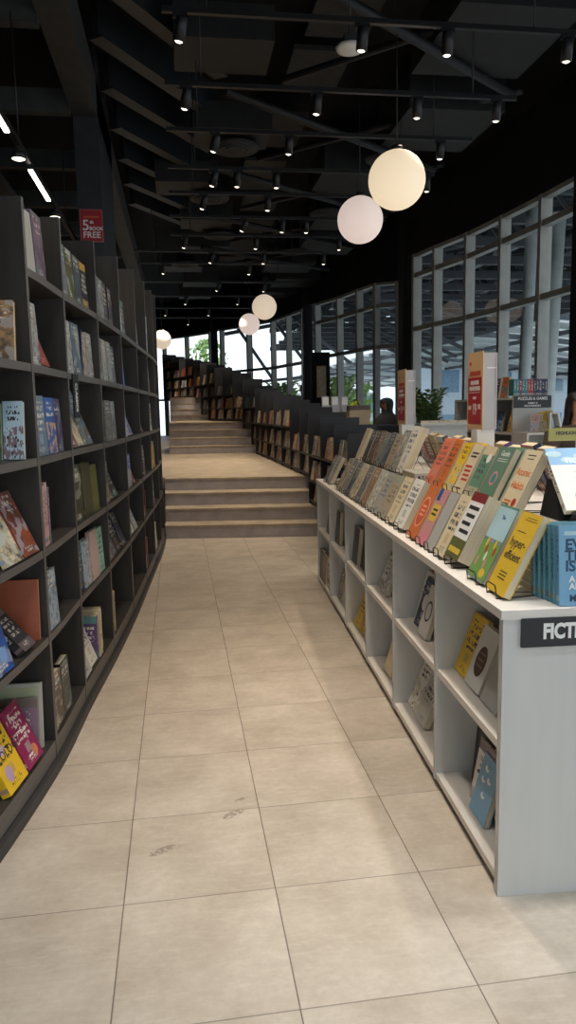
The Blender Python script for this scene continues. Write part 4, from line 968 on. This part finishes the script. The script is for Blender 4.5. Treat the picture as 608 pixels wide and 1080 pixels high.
def leaf_mat(name, a, b):
    t = NT(name); t.bsdf(t.ramp(t.noise(objc(t), 14, 3), [(.3, a), (.7, b)]), .5, spec=.3); return t.m
LEAF = leaf_mat('fern_leaf', lin((44, 66, 36)), lin((92, 118, 62))); LEAF2 = leaf_mat('yellow_green_leaf', lin((120, 140, 40)), lin((196, 196, 70))); LEAF3 = leaf_mat('outdoor_leaf', lin((90, 130, 70)), lin((170, 200, 120))); POT = plain('charcoal_pot', lin((66, 64, 64)), .5)
def fronds(n, L, spread, rise, wl, r, step=.05):
    mb = MB()
    for i in range(n):
        a = 2*PI*i/n+r.random()*.6; d = Vector((math.cos(a), math.sin(a), 0)); l = L*(.6+.5*r.random()); up = rise*(.5+r.random()); pts = []
        m = max(5, int(l/step))
        for k in range(m+1):
            s = k/m; pts.append(d*(l*spread*s)+Vector((0, 0, up*math.sin(s*PI*.62))))
        mb.tube(pts, [.004*(1-.7*k/m) for k in range(m+1)], 0, 4)
        q = Vector((-d.y, d.x, 0))
        for k in range(1, m+1):
            w = wl*math.sin(PI*(.15+.8*k/m)); t = (pts[k]-pts[k-1]).normalized()
            for sd in (-1, 1):
                b = len(mb.v); o = q*sd
                mb.v += [pts[k].copy(), pts[k]+o*w*.5+t*w*.35+Vector((0, 0, w*.12)), pts[k]+o*w+t*w*.5, pts[k]+o*w*.5-t*w*.05]; mb.face([b, b+1, b+2, b+3])
    return mb
def leaves(n, R_, H, size, r):
    mb = MB()
    for i in range(n):
        a = r.random()*2*PI; u = r.random(); rr = R_*math.sqrt(r.random())*math.sin(PI*(.15+.75*u)); p = Vector((rr*math.cos(a), rr*math.sin(a), H*u)); s = size*(.6+.8*r.random())
        n_ = Vector((math.cos(a)+r.uniform(-.6, .6), math.sin(a)+r.uniform(-.6, .6), r.uniform(-.2, .9))).normalized(); x = n_.orthogonal().normalized(); x = Matrix.Rotation(r.random()*6.3, 3, n_) @ x; y = n_.cross(x)
        b = len(mb.v); mb.v += [p-x*s, p-x*s*.2+y*s*.45, p+x*s, p-x*s*.2-y*s*.45]; mb.face([b, b+1, b+2, b+3])
        if i % 6 == 0: mb.tube([Vector((0, 0, 0)), p*.6+Vector((0, 0, .1)), p], .005, 0, 4)
    return mb
def plant(x, y, z, lab, mb, mat, pr=.12, ph=.2):
    e = empty('potted_plant', (x, y, z), 0, lab, 'plant', 'potted plants')
    MB().lathe([(.0, 0), (pr*.75, 0), (pr, ph), (pr*.9, ph), (pr*.85, ph-.03), (0, ph-.03)], seg=20).build('pot', POT, e)
    for v in mb.v: v += Vector((0, 0, ph-.03))
    mb.build('foliage', mat, e); return e
rp = random.Random(3)
plant(2.32, 9.65, 1.29, 'yellow green broad leaf plant on charcoal counter beside the carton', leaves(36, .13, .2, .07, rp), LEAF2, .08, .1)
plant(2.44, 9.72, 1.29, 'dark green bushy plant on charcoal counter before the person in black', leaves(70, .12, .14, .045, rp), LEAF, .08, .1)
plant(3.28, 9.55, 0, 'large fern in a tall dark planter before the near window', fronds(24, .5, .7, .42, .11, rp), LEAF, .2, 1.16)
plant(3.55, 10.3, 0, 'smaller fern in a tall dark planter beyond the large fern', fronds(20, .45, .7, .4, .1, rp), LEAF, .18, 1.12)

# ------------------------------------------------------------------ people
SKIN = plain('skin', lin((190, 142, 114)), .5, var=.03); BLKCLOTH = plain('black_cloth', (.012, .012, .014), .8); BRNCLOTH = plain('brown_knit', lin((66, 52, 46)), .8); HAIR = plain('dark_hair', (.014, .010, .009), .45); EYE = plain('eye_dark', (.02, .015, .012), .3); LIP = plain('lip', lin((160, 88, 82)), .5)
def person(x, y, yaw, lab, cloth, head, H=1.62, bend=.12):
    k = H/1.64; V = []; E = []; Rr = []
    def v(p, r, par=None):
        V.append(Vector(p)*k); Rr.append(r*k)
        if par is not None: E.append((par, len(V)-1))
        return len(V)-1
    pel = v((0, 0, .92), .13); sp = v((0, -.005, 1.08), .105, pel); ch = v((0, -.01-bend*.3, 1.26), .12, sp); nk = v((0, -.02-bend*.6, 1.40), .05, ch)
    jw = v((0, -.045-bend*.8, 1.475), .058, nk); hd = v((0, -.03-bend*.9, 1.545), .082, jw); tp = v((0, -.015-bend*.9, 1.60), .055, hd)
    for s in (-1, 1):
        hp = v((.085*s, 0, .86), .09, pel); kn = v((.09*s, -.01, .48), .06, hp); an = v((.09*s, .02, .09), .04, kn); v((.095*s, -.13, .03), .028, an)
        sh = v((.17*s, -.01-bend*.35, 1.33), .058, ch); el = v((.21*s, -.02-bend*.4, 1.06), .042, sh); wr = v((.16*s, -.22-bend*.4, 1.00), .028, el); pm = v((.14*s, -.29-bend*.4, .99), .03, wr)
        for f in range(4):
            a = v((.14*s+(f-1.5)*.02, -.335-bend*.4, .985), .0095, pm); v((.14*s+(f-1.5)*.021, -.375-bend*.4+abs(f-1.3)*.006, .965), .008, a)
        a = v((.14*s-.04*s, -.30-bend*.4, .975), .0105, pm); v((.14*s-.05*s, -.335-bend*.4, .962), .0085, a)
    me = bpy.data.meshes.new('b'); me.from_pydata(V, E, []); o = bpy.data.objects.new('b', me); COL.objects.link(o)
    sk = o.modifiers.new('s', 'SKIN'); sk.use_smooth_shade = True
    for i, r in enumerate(Rr): me.skin_vertices[0].data[i].radius = (r, r)
    me.skin_vertices[0].data[0].use_root = True
    o.modifiers.new('u', 'SUBSURF').levels = 2
    dg = bpy.context.evaluated_depsgraph_get(); m2 = bpy.data.meshes.new_from_object(o.evaluated_get(dg)); bpy.data.objects.remove(o); bpy.data.meshes.remove(me)
    hc = V[hd]; fy = hc.y
    # face relief: nose, brow, eye hollows
    for w in m2.vertices:
        d = w.co-hc
        if d.y < -.03*k and abs(d.z) < .1*k:
            w.co.y -= .022*k*math.exp(-(d.x/.013/k)**2-((d.z+.012*k)/.022/k)**2)
            for s in (-1, 1): w.co.y += .008*k*math.exp(-((d.x-.032*s*k)/.014/k)**2-((d.z-.01*k)/.012/k)**2)
    m2.materials.clear(); m2.materials.append(SKIN); m2.name = 'body'
    e = empty('person', (x, y, 0), yaw, lab, 'person')
    b = bpy.data.objects.new('body', m2); COL.objects.link(b); b.parent = e
    for s in (-1, 1): MB().lathe([(0, -.009*k), (.008*k, -.004*k), (.0095*k, 0), (.008*k, .004*k), (0, .009*k)], seg=10, c=(hc.x+.031*s*k, fy-.070*k, hc.z+.008*k)).build('eye', EYE, e)
    MB().lathe([(0, -.006*k), (.02*k, 0), (0, .006*k)], seg=12, c=(hc.x, fy-.072*k, hc.z-.055*k), sy=.4).build('mouth', LIP, e)
    mb = MB(); S_ = [(.05, .17, .16, 0), (.5, .175, .15, 0), (.9, .185, .145, 0), (1.08, .165, .13, -.005), (1.26, .18, .138, -.01-bend*.3), (1.35, .165, .105, -.015-bend*.45), (1.40, .085, .08, -.02-bend*.55)]
    n = 28; b0 = len(mb.v)
    for z, rx, ry, cy in S_:
        for q in range(n): a = 2*PI*q/n; mb.v.append(Vector((rx*math.cos(a), cy+ry*math.sin(a)*(1+.03*math.sin(6*a)*(z < .9)), z))*k)
    for i in range(len(S_)-1):
        for q in range(n): r_ = (q+1) % n; mb.face([b0+i*n+q, b0+i*n+r_, b0+(i+1)*n+r_, b0+(i+1)*n+q], 0, None, True)
    for s in (-1, 1): mb.tube([Vector(p)*k for p in ((.13*s, -.01-bend*.3, 1.335), (.175*s, -.012-bend*.35, 1.32), (.20*s, -.015-bend*.38, 1.2), (.215*s, -.02-bend*.4, 1.06), (.185*s, -.12-bend*.4, 1.03), (.162*s, -.21-bend*.4, 1.0))], [.06*k, .074*k, .066*k, .062*k, .055*k, .05*k], 0, 12)
    mb.build('dress' if head == 'scarf' else 'jumper', cloth, e)
    # head covering: scarf or long hair, a shell with an opening for the face
    mb = MB(); rings = [(.098, .012, .0), (.09, .052, 0), (.07, .082, .0), (.04, .096, 0), (0.005, .099, 0), (-.04, .094, 0), (-.08, .084, .005), (-.12, .086, .01), (-.17, .13, .015), (-.22, .175, .01), (-.3, .19, .01)]
    if head == 'hair': rings = [(.094, .012, 0), (.086, .05, 0), (.066, .079, 0), (.036, .092, 0), (0, .096, 0), (-.04, .094, .01), (-.09, .09, .02), (-.15, .095, .03), (-.22, .10, .035), (-.3, .085, .04)]
    n = 32; b0 = len(mb.v)
    for dz, r_, oy in rings:
        for q in range(n): a = 2*PI*q/n; mb.v.append(hc+Vector((r_*math.cos(a), oy+.012+r_*1.06*math.sin(a), dz))*k)
    for i in range(len(rings)-1):
        for q in range(n):
            a = 2*PI*(q+.5)/n; fr = math.sin(a) < -.62 if head == 'scarf' else math.sin(a) < -.45
            z = (rings[i][0]+rings[i+1][0])/2
            if fr and ((-.085 if head == 'scarf' else -.5) < z < .05): continue
            r2 = (q+1) % n; mb.face([b0+i*n+q, b0+(i+1)*n+q, b0+(i+1)*n+r2, b0+i*n+r2], 0, None, True)
    mb.build('headscarf' if head == 'scarf' else 'hair', cloth if head == 'scarf' else HAIR, e)
    if head == 'hair':
        mb = MB().tube([Vector(p)*k for p in ((-.08, 0, .86), (-.09, -.01, .48), (-.09, .02, .12))], [.1*k, .075*k, .055*k], 0, 12).tube([Vector(p)*k for p in ((.08, 0, .86), (.09, -.01, .48), (.09, .02, .12))], [.1*k, .075*k, .055*k], 0, 12); mb.build('trousers', BLKCLOTH, e)
    return e
person(3.20, 10.75, -PI/2+.35, 'person in black headscarf and dress, head bowed, by the plants', BLKCLOTH, 'scarf', 1.66, .14)
person(2.79, 4.95, .1, 'person with dark hair at the far side of the white cabinet, mostly out of view', BRNCLOTH, 'hair', 1.60, .05)

# ------------------------------------------------------------------ outside the windows
STEEL = plain('canopy_steel', lin((96, 104, 108)), .5, var=.1); DSTEEL = plain('dark_canopy_steel', lin((44, 48, 52)), .6, var=.1); PALE = plain('pale_tube_steel', lin((170, 178, 176)), .5, var=.06); CONC = plain('pale_concrete', lin((196, 200, 202)), .8, var=.06)
setting(MB().box(5.6, -30, -6.1, 80, 80, -6), 'ground', CONC)
setting(MB().box(-40, 31, -6.1, 5.6, 90, -6), 'ground', CONC)
e = empty('canopy', (9, 10, 5), 0, 'dark steel canopy with trusses outside the upper windows', 'canopy')
def ex(mb, name, m):
    for v in mb.v: v -= Vector((9, 10, 5))
    return mb.build(name, m, e)
ex(MB().hexa([(5.45, 6, 6.3), (15, 6, 7.6), (15, 44, 7.6), (5.45, 44, 6.3), (5.45, 6, 6.4), (15, 6, 7.7), (15, 44, 7.7), (5.45, 44, 6.4)]), 'roof_deck', DSTEEL)
for k in range(20):
    y = 6.2+1.98*k; mb = MB()
    mb.box(5.5, y-.08, 5.0, 14.5, y+.08, 5.2).hexa([(5.5, y-.06, 6.0), (14.8, y-.06, 7.25), (14.8, y+.06, 7.25), (5.5, y+.06, 6.0), (5.5, y-.06, 6.25), (14.8, y-.06, 7.5), (14.8, y+.06, 7.5), (5.5, y+.06, 6.25)])
    for q in range(5): x = 6+1.8*q; mb.tube([(x, y, 5.2), (x+.9, y, 6.1+.14*q*1.4+.1), (x+1.8, y, 5.2)], .06, 0, 6)
    ex(mb, 'truss', DSTEEL)
for k in range(5): ex(MB().box(6.0+2*k, 6, 5.2, 6.14+2*k, 44, 5.36), 'purlin', STEEL)
ex(MB().box(14.85, 6, 5.0, 15, 44, 7.5), 'fascia', DSTEEL)
for k in range(3): ex(MB().tube([(5.8, 10+6*k, 4.9), (10.5, 12.5+6*k, 6.1)], .05, 0, 8), 'brace', DSTEEL)
# leaning pale tube columns
for k, (x0, y0, x1, y1, r) in enumerate(((6.18, 13.1, 6.42, 13.0, .11), (6.75, 13.4, 7.08, 13.3, .13))):
    tag(MB().tube([(x0, y0, -6), (x0+(x1-x0)*.6, y0+(y1-y0)*.6, 1.), (x1, y1, 5.0)], r, 0, 16).build('steel_column', PALE), ['pale leaning steel tube outside the near window, left of the pair', 'pale leaning steel tube outside the near window, right of the pair'][k], 'column', 'leaning steel columns')
# ribbed vault roof beyond
e2 = empty('vault_roof', (12, 20, 4), 0, 'pale ribbed curved roof outside, beyond the near window', 'roof'); mb = MB()
def vz(x): q = (x-14)/22.; return 3.8+1.7*math.cos(min(1., q)*PI*.5)
vm = NT('pale_translucent_roof'); dfs = vm.n('ShaderNodeBsdfDiffuse'); dfs.inputs[0].default_value = (.8, .8, .79, 1); trl = vm.n('ShaderNodeBsdfTranslucent'); trl.inputs[0].default_value = (.8, .82, .82, 1); mxs = vm.n('ShaderNodeMixShader'); mxs.inputs[0].default_value = .6; vm.link(dfs.outputs[0], mxs.inputs[1]); vm.link(trl.outputs[0], mxs.inputs[2]); vm.link(mxs.outputs[0], vm.out.inputs[0])
X_ = [14+22*i/24 for i in range(25)]
mb.strip([(x, 6) for x in X_], [(x, 100) for x in X_], 0, .05)
for v in mb.v: v.z += vz(v.x)
for v in mb.v: v -= Vector((12, 20, 4))
mb.build('roof_sheet', vm.m, e2)
for k in range(34):
    y = 6.5+2.6*k; m = MB().tube([Vector((x, y+.3*(x-14), vz(x)-.16))-Vector((12, 20, 4)) for x in X_[::2]], .16, 0, 6); m.build('rib', PALE if k % 3 else STEEL, e2)
for k in range(5): x = 15+4*k; MB().tube([Vector((x, 6, vz(x)-.35))-Vector((12, 20, 4)), Vector((x, 100, vz(x)-.35))-Vector((12, 20, 4))], .12, 0, 6).build('purlin', DSTEEL, e2)
# slanted steel and canopies beyond the middle and far windows
for k in range(5):
    y = 19+3*k; tag(MB().tube([(4.6+.8*k, y+2, 4.9), (9.6+.8*k, y+5, 3.4)], .07, 0, 8).tube([(4.6+.8*k, y+2, 4.9), (7.2+.8*k, y+4, 5.3), (10+.8*k, y+6, 5.0)], .06, 0, 8).tube([(7.2+.8*k, y+4, 5.3), (8+.8*k, y+4.2, 4.0)], .05, 0, 8).build('steel_girder', DSTEEL), f"dark slanted steel girder outside the curved windows, {ORD[k]} nearest", 'girder', 'slanted steel girders')
tag(MB().tube([(1.6, 30.5, 2.55), (7, 30.5, 3.0)], .06, 0, 8).tube([(2.5, 30.5, 4.9), (3.95, 30.5, 2.75)], .07, 0, 8).tube([(3.9, 30.5, 5.3), (5.7, 30.5, 2.9)], .07, 0, 8).tube([(3.05, 30.5, -1), (3.05, 30.5, 5.2)], .08, 0, 8).tube([(4.6, 30.5, 5.4), (7.2, 30.5, 3.4)], .07, 0, 8).tube([(2.0, 30.5, 4.6), (7.2, 30.5, 5.5)], .08, 0, 8).tube([(3.0, 30.5, 1.6), (7.2, 30.5, 1.9)], .04, 0, 8).build('steel_truss', STEEL), 'grey steel truss with diagonals outside the curved window', 'girder')
def building(x, y, z, w, d, h, c, lab, nf, rz=0):
    e = empty('building', (x, y, z), rz, lab, 'building'); MB().box(0, 0, 0, w, d, h).build('wall', plain('pale_facade', c, .8, var=.04), e)
    g = plain('facade_glass', lin((120, 150, 172)), .2)
    for f in range(nf):
        for q in range(int(w/2.4)): MB().box(.5+2.4*q, -.06, 1.2+h/nf*f, 2.2+2.4*q, -.005, 1.2+h/nf*f+h/nf*.5).build('pane', g, e)
building(22, 62, -6, 14, 8, 19, lin((196, 208, 216)), 'pale blue grey tower block far outside the middle window', 5)
building(6, 66, -6, 12, 8, 9, lin((206, 212, 214)), 'low pale block far outside the curved window', 3)
building(44, 50, -6, 14, 9, 12, lin((200, 196, 188)), 'pale block far outside beyond the ribbed roof', 4, -.3)
ro = random.Random(11)
def tree(x, y, z, r, h, lab, n=420, s=.16):
    e = empty('tree', (x, y, z), 0, lab, 'tree', 'trees outside the windows'); m = leaves(n, r, h, s, ro)
    for v in m.v: v.z += h*.5
    m.build('crown', LEAF3, e); MB().tube([(0, 0, 0), (.05, 0, h*.4), (0, .03, h*.8)], [.12, .09, .04], 0, 8).build('trunk', plain('tree_bark', lin((92, 78, 66)), .9), e)
tree(1.5, 36, -2.6, 1.6, 5.0, 'pale green tree outside the window at the stair top', 900, .15); tree(-3.2, 38, -3.6, 2.2, 4.8, 'green tree outside the far window, behind the bookcase top', 420, .2); tree(5.2, 38, -3.5, 2.2, 4.0, 'round green tree outside the curved window', 420, .2); tree(8.5, 34, -3.6, 2.0, 4.2, 'green tree outside beyond the slanted girders', 380, .2)
for k, (x, y) in enumerate(((4.6, 25.0), (4.9, 22.4), (3.9, 27.8))):
    e = empty('palm', (x, y, -.5), 0, f"feathery palm just outside the curved window, {['middle', 'nearest', 'farthest'][k]} of three", 'plant', 'palms outside the curved window')
    m = fronds(22, 1.5, .6, 1.3, .3, ro, .09)
    for v in m.v: v.z += 1.15
    m.build('fronds', LEAF3, e); MB().tube([(0, 0, 0), (0, 0, 1.2)], [.08, .05], 0, 8).build('trunk', plain('palm_trunk', lin((110, 96, 78)), .9), e)

# ------------------------------------------------------------------ daylight, camera, render settings
w = bpy.data.worlds.new('sky'); S.world = w; w.use_nodes = True; nt = w.node_tree; nt.nodes.clear()
wo = nt.nodes.new('ShaderNodeOutputWorld'); bg = nt.nodes.new('ShaderNodeBackground'); tc = nt.nodes.new('ShaderNodeTexCoord'); nz = nt.nodes.new('ShaderNodeTexNoise'); cr = nt.nodes.new('ShaderNodeValToRGB')
nz.inputs['Scale'].default_value = 3; nz.inputs['Detail'].default_value = 6
cr.color_ramp.elements[0].position = .38; cr.color_ramp.elements[0].color = (.50, .64, .80, 1); cr.color_ramp.elements[1].position = .56; cr.color_ramp.elements[1].color = (.90, .95, 1., 1)
nt.links.new(tc.outputs['Generated'], nz.inputs['Vector']); nt.links.new(nz.outputs['Fac'], cr.inputs[0]); nt.links.new(cr.outputs[0], bg.inputs[0]); bg.inputs[1].default_value = 2.2; nt.links.new(bg.outputs[0], wo.inputs[0])
# cool lamps added unseen behind the viewpoint, standing in for daylight
for k, (x, y, tx, ty) in enumerate(((-.6, -1.6, .1, .9), (1.0, -1.6, 1.0, 1.2), (2.6, -1.6, 1.7, 1.3))):
    e = empty('added_daylight_lamp', (x, y, 4.0), 0, f"added unseen lamp standing in for daylight behind the viewpoint, {ORD[k]} from the bookcase side", 'spotlight', 'added daylight lamps')
    MB().lathe([(.0, .1), (.06, .1), (.06, -.06), (.0, -.06)], seg=18).tube([(0, 0, .1), (0, 0, CEZ-4.002)], .008).build('housing', BLACKM, e)
    spot_light('bulb', (x, y, 3.9), (tx, ty, 0), 40, (.86, .93, 1.), 70, .8, .15, e)

yaw, pit, rol = rad(8.3), rad(7.8), rad(1.1)
fw = Vector((math.sin(yaw)*math.cos(pit), math.cos(yaw)*math.cos(pit), -math.sin(pit))); rt0 = Vector((math.cos(yaw), -math.sin(yaw), 0)); up0 = rt0.cross(fw)
rt = rt0*math.cos(rol)-up0*math.sin(rol); up = up0*math.cos(rol)+rt0*math.sin(rol)
cd = bpy.data.cameras.new('camera'); cam = bpy.data.objects.new('camera', cd); COL.objects.link(cam)
cam.matrix_world = Matrix(((rt.x, up.x, -fw.x, 0), (rt.y, up.y, -fw.y, 0), (rt.z, up.z, -fw.z, 1.5), (0, 0, 0, 1)))
cd.sensor_fit = 'HORIZONTAL'; cd.sensor_width = 36; cd.lens = 36*780/608; cd.clip_start = .05; cd.clip_end = 400
S.camera = cam
S.view_settings.view_transform = 'Standard'; S.view_settings.look = 'None'; S.view_settings.gamma = 1; S.view_settings.exposure = 0; S.view_settings.use_curve_mapping = False
S.cycles.use_denoising = True; S.cycles.max_bounces = 8; S.cycles.diffuse_bounces = 3; S.cycles.glossy_bounces = 3; S.cycles.transparent_max_bounces = 12; S.cycles.sample_clamp_indirect = 4
S.cycles.caustics_reflective = False; S.cycles.caustics_refractive = False
